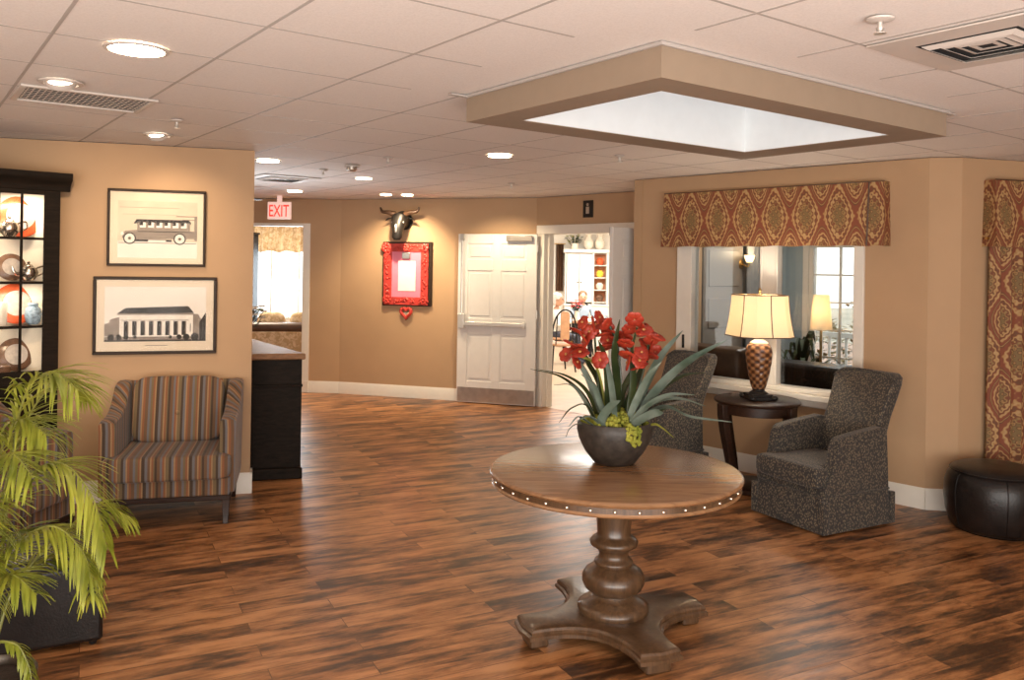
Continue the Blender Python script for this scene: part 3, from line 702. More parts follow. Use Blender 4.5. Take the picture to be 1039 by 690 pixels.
# ------------------------------------------------------------------ china cabinet in the left corner
CW = 1.02; CA = R(45)
ct = thing('china_cabinet', 'tall black corner china cabinet with lit glass-fronted shelves', 'cabinet', (-3.51, 5.46, 0), CA)
# local: front face at y=0, x from -CW/2..+CW/2, body behind (+y)
hw = CW / 2
b = B(); D_ = .30
foot = [(-hw, 0), (hw, 0), (hw, .15), (hw - .27, D_), (-hw, D_)]
b.box(-hw, -hw + .02, .0, D_, .0, 2.24); b.box(hw - .02, hw, 0, .15, 0, 2.24)
b.prism([(hw, .15), (hw - .27, D_), (hw - .282, D_ - .012), (hw - .018, .138)], 0, 2.24)
b.prism(foot, 0, .09); b.prism(foot, .93, .96); b.prism(foot, 2.22, 2.26)
b.box(-hw, -hw + .10, -.022, 0, .93, 2.22); b.box(hw - .10, hw, -.022, 0, .93, 2.22); b.box(-hw + .10, hw - .10, -.022, 0, 2.185, 2.22); b.box(-hw + .10, hw - .10, -.022, 0, .93, .985)
b.box(-hw, hw, -.022, 0, .0, .93); obj('carcass', b, 'blackwood', ct, bevel=.004)
b = B(); b.box(-hw + .02, hw - .29, D_ - .02, D_ - .001, .96, 2.22); b.box(-hw + .02, -hw + .03, .01, D_ - .02, .96, 2.22); b.box(hw - .03, hw - .02, .01, .13, .96, 2.22)
b.prism([(hw - .02, .128), (hw - .29, D_ - .02), (hw - .296, D_ - .026), (hw - .03, .118)], .96, 2.22); obj('lining', b, 'cab_in', ct, smooth=False)
b = B()
prof = [(0, 2.215), (-.03, 2.215), (-.036, 2.25), (-.05, 2.27), (-.075, 2.29), (-.085, 2.31), (-.085, 2.34), (0, 2.34)]
b.prism(prof, -hw - .06, hw + .06, 'YZ'); b.box(-hw - .06, -hw, 0, D_, 2.25, 2.34); b.box(hw, hw + .06, 0, .10, 2.25, 2.34); b.prism(foot, 2.26, 2.34); obj('cornice', b, 'blackwood', ct, bevel=.004)
zr = [.985, 1.285, 1.585, 1.885, 2.185]; xl, xr = -hw + .10, hw - .10
b = B()
for z in zr[1:4]: b.box(xl, xr, -.02, -.006, z - .009, z + .009)
for i in range(1, 6): x = xl + (xr - xl) * i / 6; ww = .013 if i == 3 else .008; b.box(x - ww, x + ww, -.021, -.006, zr[0], zr[4])
dr = obj('glazing_bars', b, 'blackwood', ct, bevel=.002)
b = B(); b.box(xl, xr, -.005, -.002, zr[0], zr[4]); obj('glass', b, 'cab_glass', ct, smooth=False)
for z in zr[1:4]:
    b = B(); b.prism([(-hw + .03, .005), (hw - .03, .005), (hw - .03, .115), (hw - .296, D_ - .028), (-hw + .03, D_ - .028)], z - .008, z + .004); obj('shelf', b, 'cab_glass', ct, smooth=False)
for s_ in (-1, 1):
    b = B(); x0, x1 = (-hw + .03, -.008) if s_ < 0 else (.008, hw - .03); b.box(x0, x1, -.036, -.022, .12, .90); b.box(x0 + .08, x1 - .08, -.042, -.036, .20, .82); d_ = obj('door', b, 'blackwood', ct, bevel=.004)
    b = B(); b.ball((-s_ * -.04, -.05, .55), .014); obj('knob', b, 'brass', d_)
area_light('cabinet_light', (0, .06, 1.57), .7, 2.2, (1, .86, .68), (0, 0, 0), .06, ct)
area_light('cabinet_light', (0, .07, 2.2), .7, 6, (1, .86, .68), (0, 0, 0), .08, ct)
CT = Matrix.Translation((-3.51, 5.46, 0)) @ Matrix.Rotation(CA, 4, 'Z')
def cab(x, y, z): return tuple(CT @ Vector((x, y, z)))
def plate(x, z, r, rimmat, label, group='display plates in the china cabinet'):
    t = thing('display_plate', label, 'plate', cab(x, .185 if x > .1 else .235, z + .004), CA, group)
    T = Matrix.Translation((0, 0, r)) @ Matrix.Rotation(R(78), 4, 'X')
    b = B(); b.lathe([(r * .62, .012), (r * .98, -.004), (r, -.001), (r * .99, .003), (r * .64, .018), (r * .62, .018)], 36, T=T, cap=False); obj('rim', b, rimmat, t)
    b = B(); b.lathe([(.001, .008), (r * .63, .011), (r * .63, .017), (.001, .013)], 36, T=T, cap=False); obj('well', b, 'ceramic_grey', t)
    return t
def teapot(x, z, s, mat, label):
    t = thing('teapot', label, 'teapot', cab(x, .085, z + .005), CA, 'teapots in the china cabinet')
    b = B(); b.lathe([(.03 * s, 0), (.034 * s, .006 * s), (.055 * s, .03 * s), (.062 * s, .06 * s), (.05 * s, .09 * s), (.03 * s, .10 * s)], 24); obj('body', b, mat, t)
    b = B(); b.lathe([(.031 * s, .10 * s), (.022 * s, .113 * s), (.008 * s, .118 * s), (.011 * s, .13 * s), (.003 * s, .137 * s)], 20); obj('lid', b, mat, t)
    b = B(); b.tube(smoothpath([(.052 * s, 0, .09 * s), (.095 * s, 0, .10 * s), (.10 * s, 0, .06 * s), (.056 * s, 0, .035 * s)], 6), .006 * s, 8); obj('handle', b, mat, t)
    b = B(); b.tube(smoothpath([(-.055 * s, 0, .045 * s), (-.085 * s, 0, .06 * s), (-.10 * s, 0, .10 * s)], 6), [.014 * s - .0006 * s * i for i in range(13)], 8); obj('spout', b, mat, t)
def vase(x, z, prof, mat, label, y=.075):
    t = tag(obj('jar', B().lathe(prof, 24), mat), label, 'jar', 'jars in the china cabinet'); t.location = cab(x, y, z + .005); t.rotation_euler.z = CA; return t
plate(.315, 1.889, .145, 'ceramic_red', 'orange-red rimmed plate on the top cabinet shelf')
plate(.265, 1.589, .095, 'ceramic_brown', 'cream plate with brown rim on the second cabinet shelf')
plate(.30, 1.289, .142, 'ceramic_red', 'orange-red rimmed plate behind the blue jar in the cabinet')
plate(.30, .963, .115, 'ceramic_brown', 'cream plate with brown rim on the lowest visible cabinet shelf')
plate(-.20, 1.889, .12, 'ceramic_brown', 'brown rimmed plate on the top shelf, out at the left of the cabinet')
plate(-.18, 1.289, .12, 'ceramic_blue', 'blue rimmed plate at the left of the cabinet')
teapot(.225, 1.889, 1.05, 'silverware', 'silver teapot before the red plate on the top cabinet shelf')
teapot(.345, 1.589, 1.0, 'silverware', 'tall silver teapot right of the plate on the second cabinet shelf')
vase(.375, 1.289, [(.028, 0), (.045, .02), (.055, .07), (.046, .11), (.030, .125), (.034, .14), (.026, .15)], 'ceramic_blue', 'blue and white jar before the lower red plate in the cabinet')
vase(.185, 1.289, [(.03, 0), (.032, .03), (.032, .15), (.026, .16)], 'ceramic', 'cream cylinder jar left of the lower red plate in the cabinet')
vase(.19, .963, [(.03, 0), (.05, .01), (.055, .05), (.045, .06)], 'ceramic_brown', 'small brown bowl on the lowest visible cabinet shelf')

# ------------------------------------------------------------------ black reception counter behind the picture wall
cpts = [(-2.10, 6.66), (-1.665, 6.77), (-2.42, 7.90), (-2.86, 7.75)]
def inset(pts, k_):
    cx = sum(p[0] for p in pts) / 4; cy = sum(p[1] for p in pts) / 4; out = []
    for x, y in pts: d = Vector((x - cx, y - cy)); d = d * (1 + k_ / d.length); out.append((cx + d.x, cy + d.y))
    return out
t = thing('reception_counter', 'black panelled counter with brown wooden top past the picture wall', 'counter')
b = B(); b.prism(inset(cpts, -.03), .09, .965); obj('cabinet_body', b, 'blackwood', t, bevel=.004)
b = B(); b.prism(inset(cpts, -.005), 0, .09); obj('plinth', b, 'blackwood', t, bevel=.008)
b = B(); b.prism(inset(cpts, -.015), .74, .765); obj('rail_moulding', b, 'blackwood', t, bevel=.006)
b = B(); b.prism(inset(cpts, .02), .965, 1.015); obj('counter_top', b, 'topwood', t, bevel=.01)
def bouquet(t, n, r, h, cols, lf='darkgreen', seed=1):
    rr = random.Random(seed); fo = B(); fls = B()
    for i in range(n):
        a = rr.uniform(0, 2 * PI); q = r * math.sqrt(rr.random()); x, y, z = q * math.cos(a), q * math.sin(a), h + rr.uniform(-.06, .10) - q * .3
        fo.tube([(0, 0, h - .16), (x * .6, y * .6, z - .08), (x, y, z)], .003, 5)
        fo.blade([(x * .5, y * .5, z - .08), (x * .9, y * .9, z - .04), (x * 1.25, y * 1.25, z - .03)], [.01, .035, .004])
        fls.cur = rr.randrange(len(cols))
        for k_ in range(5): b_ = 2 * PI * k_ / 5; fls.ball((x + .018 * math.cos(b_), y + .018 * math.sin(b_), z), (.014, .014, .008), 6, 4)
    obj('foliage', fo, lf, t); obj('blossoms', fls, cols, t)
t = thing('flower_vase', 'slim vase of white flowers standing on the black counter', 'vase', (-2.32, 7.32, 1.016))
b = B(); b.lathe([(.04, 0), (.045, .01), (.03, .05), (.045, .12), (.035, .17), (.04, .18)], 20); obj('vase', b, 'silverware', t)
bouquet(t, 26, .16, .30, ['ceramic', 'ceramic', 'moss'], seed=4)

# ------------------------------------------------------------------ striped armchairs
def striped_chair(label):
    t = thing('striped_armchair', label, 'armchair', group='striped armchairs')
    W, Dd = .43, .38
    b = B(); b.box(-W + .02, W - .02, -.37, .30, .185, .305); obj('seat_rail', b, 'stripex', t, bevel=.012)
    b = B(); b.box(-W + .015, W - .015, -.375, .30, .155, .188); obj('wood_rail', b, 'darkwood', t, bevel=.006)
    for sx in (-1, 1):
        b = B(); x = sx * .385
        b.loft([[(x + dx * .026, -.345 + dy * .026, .16) for dx, dy in ((-1, -1), (1, -1), (1, 1), (-1, 1))], [(x + dx * .022, -.35 + dy * .022, .08) for dx, dy in ((-1, -1), (1, -1), (1, 1), (-1, 1))],
                [(x + dx * .016, -.372 + dy * .016, 0) for dx, dy in ((-1, -1), (1, -1), (1, 1), (-1, 1))]]); obj('leg', b, 'darkwood', t, bevel=.003)
        b = B(); b.loft([[(x + dx * .024, .27 + dy * .024, .16) for dx, dy in ((-1, -1), (1, -1), (1, 1), (-1, 1))], [(x + dx * .016, .29 + dy * .016, 0) for dx, dy in ((-1, -1), (1, -1), (1, 1), (-1, 1))]]); obj('leg', b, 'darkwood', t, bevel=.003)
    b = B(); b.sup((0, -.05, .385), (.345, .365, .085), .28, .22, 64, 20); b.sup((0, -.34, .385), (.415, .09, .083), .3, .3, 48, 16); obj('seat_cushion', b, 'stripex', t)
    T = Matrix.Translation((0, .175, .68)) @ Matrix.Rotation(R(-13), 4, 'X')
    b = B(); b.sup((0, 0, 0), (.315, .085, .235), .32, .25, 64, 24, T); obj('back_cushion', b, 'stripex', t)
    b = B(); b.ball((0, -.088, -.03), (.016, .008, .016), 10, 6, T); obj('tuft_button', b, 'stripex', t)
    T2 = Matrix.Translation((0, .285, .60)) @ Matrix.Rotation(R(-9), 4, 'X')
    b = B(); b.prism(rect(.40, .05, .03), -.40, .275, T=T2); obj('back_frame', b, 'stripex', t, bevel=.02)
    for sx in (-1, 1):
        b = B(); prof = smoothpath([(-.33, .68, 0), (-.26, .695, 0), (-.12, .70, 0), (.02, .74, 0), (.12, .81, 0), (.20, .865, 0), (.30, .875, 0)], 5)
        poly = [(-.335, .20), (-.335, .62)] + [(p.x, p.y) for p in prof] + [(.325, .85), (.30, .20)]
        cx = sx * .385; rows_ = [(-.052, -.012), (-.042, 0.0), (0, .006), (.042, 0.0), (.052, -.012)]
        b.loft([[(cx + o_ + sx * .03 * max(0, (z - .5)), y, z + (dz if z > .6 else 0)) for y, z in poly] for o_, dz in rows_])
        obj('arm', b, 'stripey', t, bevel=.008)
    return t
ch = striped_chair('striped armchair facing the room below the framed pictures'); ch.scale = (.965, 1, 1); ch.location = (-2.34, 5.87, 0); ch.rotation_euler.z = R(14)
dup(ch, (-3.10, 4.83, 0), R(82), 'striped armchair half hidden behind the palm, before the china cabinet')

# black cube ottoman
t = thing('cube_ottoman', 'black leather cube ottoman behind the potted palm', 'ottoman', (-2.15, 3.90, 0), R(27))
b = B(); b.box(-.24, .24, -.22, .22, .02, .37); obj('body', b, 'leather', t, bevel=.018, seg=3)
b = B(); b.sup((0, 0, .385), (.247, .227, .035), .4, .18, 64, 14); obj('cushion_top', b, 'leather', t)
for sx in (-1, 1):
    for sy in (-1, 1):
        b = B(); b.lathe([(.016, 0), (.02, .022)], 12, c=(sx * .2, sy * .18, 0)); obj('foot', b, 'black', t)

# ------------------------------------------------------------------ potted palm, left foreground
PX, PY = -1.83, 2.95
t = thing('potted_palm', 'bright green feathery palm in a dark bronze pot at the left edge', 'potted plant', (PX, PY, 0))
ZP = .8
b = B(); b.lathe([(r_, z * ZP) for r_, z in [(.115, 0), (.12, .02), (.14, .15), (.148, .26), (.155, .30), (.15, .32), (.160, .335), (.160, .355), (.148, .36), (.142, .345), (.14, .30)]], 40, cap=True); obj('pot', b, 'bronze', t)
b = B(); b.lathe([(.143, .254), (.08, .264), (.02, .268)], 24); obj('soil', b, 'soil', t)
rr = random.Random(12)
def frond(pts, n, ll, seed, droop=.55):
    n = int(n * 1.55); r2 = random.Random(seed); P_ = smoothpath(pts, 10); b = B(); m = len(P_)
    b.tube(P_, [.0065 * (1 - .75 * i / m) for i in range(m)], 6)
    fo = B()
    for i in range(n):
        f_ = .34 + .66 * i / (n - 1); idx = min(m - 2, int(f_ * (m - 1))); p = P_[idx]; d = (P_[idx + 1] - P_[max(idx - 1, 0)]).normalized()
        sd = d.cross(Vector((0, 0, 1)))
        if sd.length < .2: sd = Vector((r2.uniform(-1, 1), r2.uniform(-1, 1), 0))
        sd.normalize(); L = ll * (.55 + .9 * math.sin(PI * min(1, .18 + .78 * (i / n)))) * .72
        for s_ in (-1, 1):
            v = (sd * s_ * r2.uniform(.55, .85) + d * r2.uniform(.55, .85) + Vector((0, 0, r2.uniform(-.1, .18)))).normalized(); q = [p]
            for k_ in range(1, 6): v = (v + Vector((0, 0, -droop * .24 * r2.uniform(.7, 1.3)))).normalized(); q.append(q[-1] + v * L / 5)
            fo.blade(q, [.005, .010, .0115, .0095, .006, .001], th=.0008, fold=.25)
    fr = obj('frond', b, 'palmstem', t); obj('leaflets', fo, 'palm', fr)
def loc_(px, py, y=0): return ((px + 8) / 288., y, 1.76 - (py - 261) / 288.)
def L3(l): return [loc_(*p) for p in l]
frond(L3([(-2, 655), (2, 520, .05), (15, 415, .05), (48, 378, .02), (82, 396, 0)]), 24, .24, 1, .8)
frond(L3([(0, 655), (8, 560, -.05), (30, 495, -.08), (75, 462, -.10), (112, 490, -.12), (130, 545, -.12)]), 26, .21, 2, .75)
frond(L3([(2, 655), (10, 590, -.05), (35, 545, -.12), (80, 520, -.15), (112, 545, -.16), (122, 585, -.16)]), 24, .18, 3, .9)
frond(L3([(3, 655), (10, 610, -.10), (28, 575, -.15), (52, 562, -.2), (78, 578, -.22)]), 18, .15, 4, .6)
frond(L3([(-4, 655), (-10, 540, .03), (0, 460, .02), (25, 425, 0), (55, 440, -.03)]), 22, .22, 5, .8)
frond(L3([(-5, 655), (-10, 560, -.05), (5, 480, -.10), (40, 450, -.16), (70, 470, -.2)]), 22, .2, 6, .7)
frond(L3([(3, 655), (16, 645, -.05), (34, 648, -.06), (47, 668, -.07), (52, 688, -.08)]), 12, .07, 7, 1.0)
frond(L3([(-6, 655), (-30, 540, -.05), (-60, 450, -.08), (-110, 430, -.1), (-150, 470, -.1)]), 22, .22, 8, .7)
frond(L3([(-6, 655), (-15, 520, .12), (-10, 440, .24), (10, 400, .34), (30, 420, .42)]), 20, .22, 9, .7)
frond(L3([(-3, 655), (0, 580, -.12), (10, 520, -.2), (20, 500, -.3), (30, 520, -.38)]), 18, .18, 10, .8)
frond(L3([(-6, 655), (-40, 570, .05), (-80, 500, .15), (-120, 510, .22)]), 20, .2, 11, .7)
frond(L3([(0, 655), (12, 600, .05), (40, 560, .15), (75, 530, .20), (105, 545, .24)]), 20, .17, 12, .7)
frond(L3([(-8, 665), (-6, 600, -.05), (6, 560, -.12), (24, 555, -.18), (40, 590, -.22)]), 16, .16, 14, .8)
frond(L3([(-8, 665), (-8, 560, -.08), (0, 510, -.14), (22, 490, -.2), (48, 520, -.25)]), 18, .18, 15, .8)
frond(L3([(-4, 665), (6, 610, .05), (30, 580, .1), (60, 575, .13), (84, 600, .15)]), 16, .15, 16, .8)
frond(L3([(-3, 655), (3, 600, .02), (14, 560, -.02), (22, 540, -.04), (40, 535, -.05)]), 14, .16, 13, .7)

# ------------------------------------------------------------------ round pedestal table
TX, TY = .510, 4.03
pt = thing('pedestal_table', 'round brown wooden pedestal table with nail-studded edge in mid room', 'table', (TX, TY, 0))
RT = .600
b = B(); b.lathe([(r_, z + .05) for r_, z in [(.001, .665), (RT - .03, .665), (RT - .012, .668), (RT - .008, .674), (RT - .016, .682), (RT - .018, .707), (RT - .010, .713), (RT, .718), (RT + .002, .725), (RT - .004, .733), (RT - .012, .735), (.001, .735)]], 96, cap=False); obj('table_top', b, 'tabletop', pt, ang=50)
b = B(); b.lathe([(RT - .0185, .7325), (RT - .0155, .7335), (RT - .0155, .7555), (RT - .0185, .7565)], 96, cap=False); obj('edge_band', b, 'tablewood', pt)
b0 = None
for i in range(36):
    a = 2 * PI * (i + .3) / 36
    if b0 is None: b = B(); b.ball((0, 0, 0), (.0085, .0085, .0085), 10, 6); b0 = obj('nail_head', b, 'silver', pt); nh = b0
    else: nh = b0.copy(); COL.objects.link(nh)
    nh.location = ((RT - .016) * math.cos(a), (RT - .016) * math.sin(a), .744)
b = B(); b.lathe([(.001, .716), (.19, .716), (.19, .69), (.12, .68), (.10, .64), (.09, .58), (.082, .52), (.080, .475), (.086, .462), (.105, .452), (.116, .438), (.112, .422), (.094, .412), (.076, .395), (.070, .378), (.076, .358), (.090, .348), (.094, .338), (.088, .328), (.105, .318), (.135, .298), (.150, .272), (.150, .248), (.136, .218), (.108, .198), (.094, .19), (.098, .182), (.118, .17), (.145, .155), (.168, .138), (.172, .122), (.165, .105), (.001, .105)], 56, cap=False); obj('column', b, 'tablewood', pt, ang=60)
def platform(ex):
    out = []; th0 = R(20)
    for q in range(4):
        a = th0 + q * PI / 2; ca, sa = math.cos(a), math.sin(a); pl = [(.46 + ex, -.10 - ex * .6), (.475 + ex, 0), (.46 + ex, .10 + ex * .6)]
        out += [(x * ca - y * sa, x * sa + y * ca) for x, y in pl]
        a2 = a + PI / 4
        for k_ in range(1, 8):
            s_ = k_ / 8; p0 = Vector((pl[2][0] * ca - pl[2][1] * sa, pl[2][0] * sa + pl[2][1] * ca)); an_ = a + PI / 2
            p1 = Vector((pl[0][0] * math.cos(an_) - pl[0][1] * math.sin(an_), pl[0][0] * math.sin(an_) + pl[0][1] * math.cos(an_)))
            c_ = Vector((math.cos(a2), math.sin(a2))) * (.10 + ex); pp = p0 * (1 - s_) ** 2 + c_ * 2 * s_ * (1 - s_) + p1 * s_ ** 2; out.append(tuple(pp))
    return out
b = B(); b.loft([[(x, y, z) for x, y in platform(e)] for e, z in ((-.012, .052), (.006, .057), (.006, .073), (-.006, .080), (-.004, .092), (-.012, .102), (-.03, .108))]); obj('platform_base', b, 'tablewood', pt, ang=30)
for q in range(4):
    a = R(20) + q * PI / 2; b = B(); b.prism(rect(.046, .062, .014), 0, .055, T=Matrix.Translation((.40 * math.cos(a), .40 * math.sin(a), 0)) @ Matrix.Rotation(a, 4, 'Z')); obj('bracket_foot', b, 'tablewood', pt, bevel=.012)

# flower arrangement in the bowl on the table
FX, FY, FZ = .520, 4.15, .785
t = thing('flower_arrangement', 'dark bowl of red orchids and long strap leaves on the round table', 'flower arrangement', (FX, FY, FZ))
b = B(); b.lathe([(.001, 0), (.09, 0), (.105, .008), (.145, .06), (.175, .12), (.186, .165), (.184, .195), (.176, .208), (.170, .20), (.172, .165), (.16, .12), (.001, .115)], 48, cap=False); obj('bowl', b, 'terracotta', t, ang=60)
mo = B(); r3 = random.Random(5)
for i in range(330):
    a = r3.uniform(0, 2 * PI); q = .165 * math.sqrt(r3.random()); z = .19 + .065 * (1 - (q / .165) ** 2) + r3.uniform(-.01, .012)
    mo.ball((q * math.cos(a), q * math.sin(a), z), r3.uniform(.008, .016), 6, 4)
for i in range(70):
    k_ = r3.random(); mo.ball((.07 + r3.uniform(-.035, .035), -.175 - .008 * k_, .215 - .10 * k_ + r3.uniform(-.01, .01)), r3.uniform(.006, .012), 6, 4)
obj('moss', mo, 'moss', t)
def fl_(px, py, y=0): return ((px - 620) / 203., y, (477 - py) / 203.)
def leaf(pts, w, mat='strap', yy=(0, 0)):
    n = len(pts); q = [fl_(p[0], p[1], yy[0] + (yy[1] - yy[0]) * i / (n - 1)) for i, p in enumerate(pts)]; P_ = smoothpath(q, 8); m = len(P_)
    ws = [w * min(1, .45 + 2.2 * (i / m)) * (1 - (i / (m - 1)) ** 4 * .97) for i in range(m)]
    d = Vector(q[-1]) - Vector(q[0]); sd = Vector((d.z, -.75 * d.length, -d.x * .2))
    b = B(); b.blade(P_, ws, th=.002, fold=.3, side=tuple(sd)); obj('leaf', b, mat, t)
leaf([(634, 442), (650, 405), (668, 372), (691, 345)], .050, 'strap', (0, .10))
leaf([(636, 444), (660, 405), (690, 375), (729, 351)], .055, 'strap', (-.02, -.05))
leaf([(636, 446), (662, 410), (690, 392), (716, 388)], .034, 'strapdark', (0, .12))
leaf([(630, 440), (655, 415), (680, 409), (706, 415)], .036, 'strap', (-.05, -.12))
leaf([(632, 438), (665, 418), (690, 425), (727, 427)], .034, 'strap', (-.03, -.20))
leaf([(640, 446), (668, 428), (685, 424), (704, 432)], .026, 'strapdark', (.02, .18))
leaf([(606, 442), (598, 405), (586, 380), (575, 372)], .042, 'strap', (-.02, -.05))
leaf([(606, 442), (592, 405), (570, 388), (541, 382)], .030, 'strapdark', (-.03, -.10))
leaf([(605, 443), (590, 412), (566, 393), (535, 387)], .026, 'strapdark', (.02, .10))
leaf([(605, 445), (592, 418), (576, 397), (557, 396)], .026, 'strap', (-.05, -.14))
leaf([(603, 440), (590, 416), (573, 418), (562, 430)], .028, 'strapdark', (-.06, -.20))
leaf([(602, 440), (590, 430), (580, 425), (571, 434)], .036, 'strap', (-.10, -.20))
leaf([(612, 444), (612, 400), (608, 370), (600, 352)], .042, 'strapdark', (-.05, -.10))
leaf([(622, 444), (622, 400), (618, 365), (622, 332)], .044, 'strapdark', (-.02, -.06))
leaf([(630, 444), (636, 405), (636, 380), (633, 352)], .040, 'strapdark', (-.06, -.08))
leaf([(620, 444), (616, 408), (612, 385), (606, 366)], .036, 'strap', (-.09, -.10))
leaf([(610, 440), (604, 430), (612, 415), (620, 408)], .05, 'strap', (-.12, -.20))
leaf([(628, 440), (642, 428), (654, 420), (660, 418)], .05, 'strap', (-.12, -.24))
leaf([(640, 444), (656, 436), (664, 438), (676, 447)], .022, 'moss', (-.05, -.10))
leaf([(622, 444), (645, 395), (655, 375), (668, 352)], .034, 'strapdark', (.05, .14))
leaf([(606, 444), (584, 436), (574, 440), (570, 448)], .014, 'strapdark', (-.05, -.1))
leaf([(618, 444), (604, 415), (596, 395), (583, 385)], .036, 'strap', (-.08, -.14))
leaf([(626, 444), (640, 410), (650, 388), (662, 372)], .040, 'strap', (-.08, -.12))
leaf([(624, 444), (646, 418), (668, 404), (692, 402)], .034, 'strap', (-.10, -.18))
leaf([(612, 444), (598, 428), (588, 424), (578, 428)], .032, 'strap', (-.12, -.22))
leaf([(628, 444), (630, 410), (642, 385), (650, 365)], .036, 'strapdark', (.06, .12))
leaf([(616, 444), (606, 400), (594, 378), (588, 362)], .034, 'strapdark', (.05, .12))
def blossom(b, c, s, seed):
    r4 = random.Random(seed); tilt = Matrix.Translation(c) @ Matrix.Rotation(r4.uniform(0, 2 * PI), 4, 'Z') @ Matrix.Rotation(r4.uniform(.3, 1.4), 4, 'X')
    b.cur = 0
    for k_ in range(6):
        a = 2 * PI * k_ / 6; b.sup((s * .55 * math.cos(a), s * .55 * math.sin(a), s * .25), (s * .55, s * .55, s * .16), 1, 1, 10, 6, tilt @ Matrix.Rotation(0, 4, 'Z'))
    b.cur = 1; b.ball((0, 0, s * .35), s * .2, 8, 6, tilt); b.cur = 0
sprays = [([(608, 440), (602, 395), (598, 355), (596, 335)], [(586, 336), (600, 331), (592, 345), (583, 350), (572, 357), (609, 337), (590, 354), (578, 345), (594, 338), (581, 363), (597, 349)]),
          ([(612, 440), (606, 400), (596, 375), (574, 366)], [(570, 368), (577, 374), (582, 366), (602, 371)]),
          ([(622, 440), (626, 400), (622, 360), (614, 340)], [(611, 342), (617, 349), (606, 350), (612, 356), (628, 352), (627, 362), (605, 340), (619, 357), (610, 364)]),
          ([(628, 440), (634, 400), (634, 365), (638, 340)], [(640, 338), (632, 343), (645, 344), (626, 356), (634, 332), (629, 369), (643, 366), (640, 373), (632, 375), (643, 381)]),
          ([(630, 440), (645, 400), (653, 370), (656, 350)], [(655, 345), (658, 355), (652, 362), (664, 368), (660, 361), (648, 369), (650, 350), (662, 352), (657, 372)])]
for i, (st_, bl) in enumerate(sprays):
    n = len(st_); y1 = (-.08, -.12, .02, -.10, .08)[i]; q = [fl_(p_[0], p_[1], y1 * j / (n - 1)) for j, p_ in enumerate(st_)]
    b = B(); b.tube(smoothpath(q, 6), .006, 7); sp_ = obj('orchid_spray', b, 'palmstem' if i == 1 else 'strapdark', t)
    for j, (x, y) in enumerate(bl):
        b = B(); blossom(b, fl_(x, y, y1 + random.uniform(-.05, .05)), random.uniform(.034, .046), i * 20 + j); obj('blossom', b, ['petal', 'petalc'], sp_)

# ------------------------------------------------------------------ grey leaf-patterned wing chairs
def wing_chair(label):
    t = thing('skirted_armchair', label, 'armchair', group='grey leaf-patterned armchairs')
    b = B()
    def ring(hx, y0, y1, z, r=.035): return [(x, y, z) for x, y in rect(hx, (y1 - y0) / 2, r, 4, 0, (y0 + y1) / 2)]
    # skirt: slightly flared, four panels with kick pleats at the corners
    b.loft([ring(.318, -.335, .345, .255), ring(.322, -.34, .348, .20), ring(.332, -.352, .358, .08), ring(.338, -.358, .364, .012)]); obj('skirt', b, 'leaf_fabric', t)
    for sx in (-1, 1):
        for sy, yy in ((-1, -.358), (1, .364)):
            b = B(); x = sx * .338
            b.prism([(x - sx * .05, yy - sy * .004), (x + sx * .004, yy + sy * .006), (x + sx * .006, yy - sy * .05), (x - sx * .03, yy - sy * .03)], .011, .235); obj('kick_pleat', b, 'leaf_fabric', t, bevel=.006)
    b = B(); b.tube([(x, y, .255) for x, y in rect(.321, .343, .035, 4, 0, .005)] + [(.321, .005 + .343 - .035, .255)], .006, 6); obj('welt', b, 'leaf_fabric', t)
    b = B(); b.box(-.315, .315, -.33, .32, .25, .315); obj('seat_deck', b, 'leaf_fabric', t, bevel=.015)
    b = B(); b.sup((0, -.085, .385), (.235, .29, .078), .3, .2, 56, 18); b.sup((0, -.32, .385), (.30, .065, .075), .35, .35, 40, 14); obj('seat_cushion', b, 'leaf_fabric', t)
    for sx in (-1, 1):
        b = B()
        prof = [(-.33, .26), (-.335, .315), (-.31, .345), (-.265, .385), (-.225, .47), (-.205, .58), (-.185, .635), (-.15, .655), (.0, .675), (.25, .70), (.30, .69), (.325, .26)]
        rows_ = [(-.045, -.018), (-.038, 0), (.038, 0), (.048, -.018)]
        b.loft([[(sx * (.272 + o_) , y, z + (dz if z > .6 else 0)) for y, z in prof] for o_, dz in rows_]); obj('arm', b, 'leaf_fabric', t, bevel=.012, seg=3)
    b = B(); rings = []
    for z, hx_, yc, th_ in ((.26, .30, .285, .075), (.45, .285, .305, .075), (.62, .258, .35, .072), (.75, .252, .405, .070), (.88, .262, .465, .068), (.98, .272, .51, .064), (1.03, .268, .53, .055), (1.052, .24, .538, .038)):
        pts = []
        for x, y in rect(hx_, th_, min(.035, th_ * .8), 4):
            crown = (1 - (x / .29) ** 2); pts.append((x, yc + y - .05 * (abs(x) / .29) ** 3 * (1 if z > .6 else .3), z + (.022 * crown if z > .95 else 0)))
        rings.append(pts)
    b.loft(rings); obj('backrest', b, 'leaf_fabric', t)
    b = B(); b.tube(smoothpath([(-.27, .42, 1.0), (-.21, .448, 1.046), (0, .47, 1.068), (.21, .448, 1.046), (.27, .42, 1.0)], 6), .006, 6); obj('back_welt', b, 'leaf_fabric', t)
    return t
wc = wing_chair('grey leaf-patterned armchair right of the lamp, turned toward the table'); wc.scale = (.96, .96, .96); wc.location = (2.215, 5.93, 0); wc.rotation_euler.z = R(-62)
dup(wc, (1.18, 7.03, 0), R(-58), 'grey leaf-patterned armchair behind the flower bowl, left of the lamp')

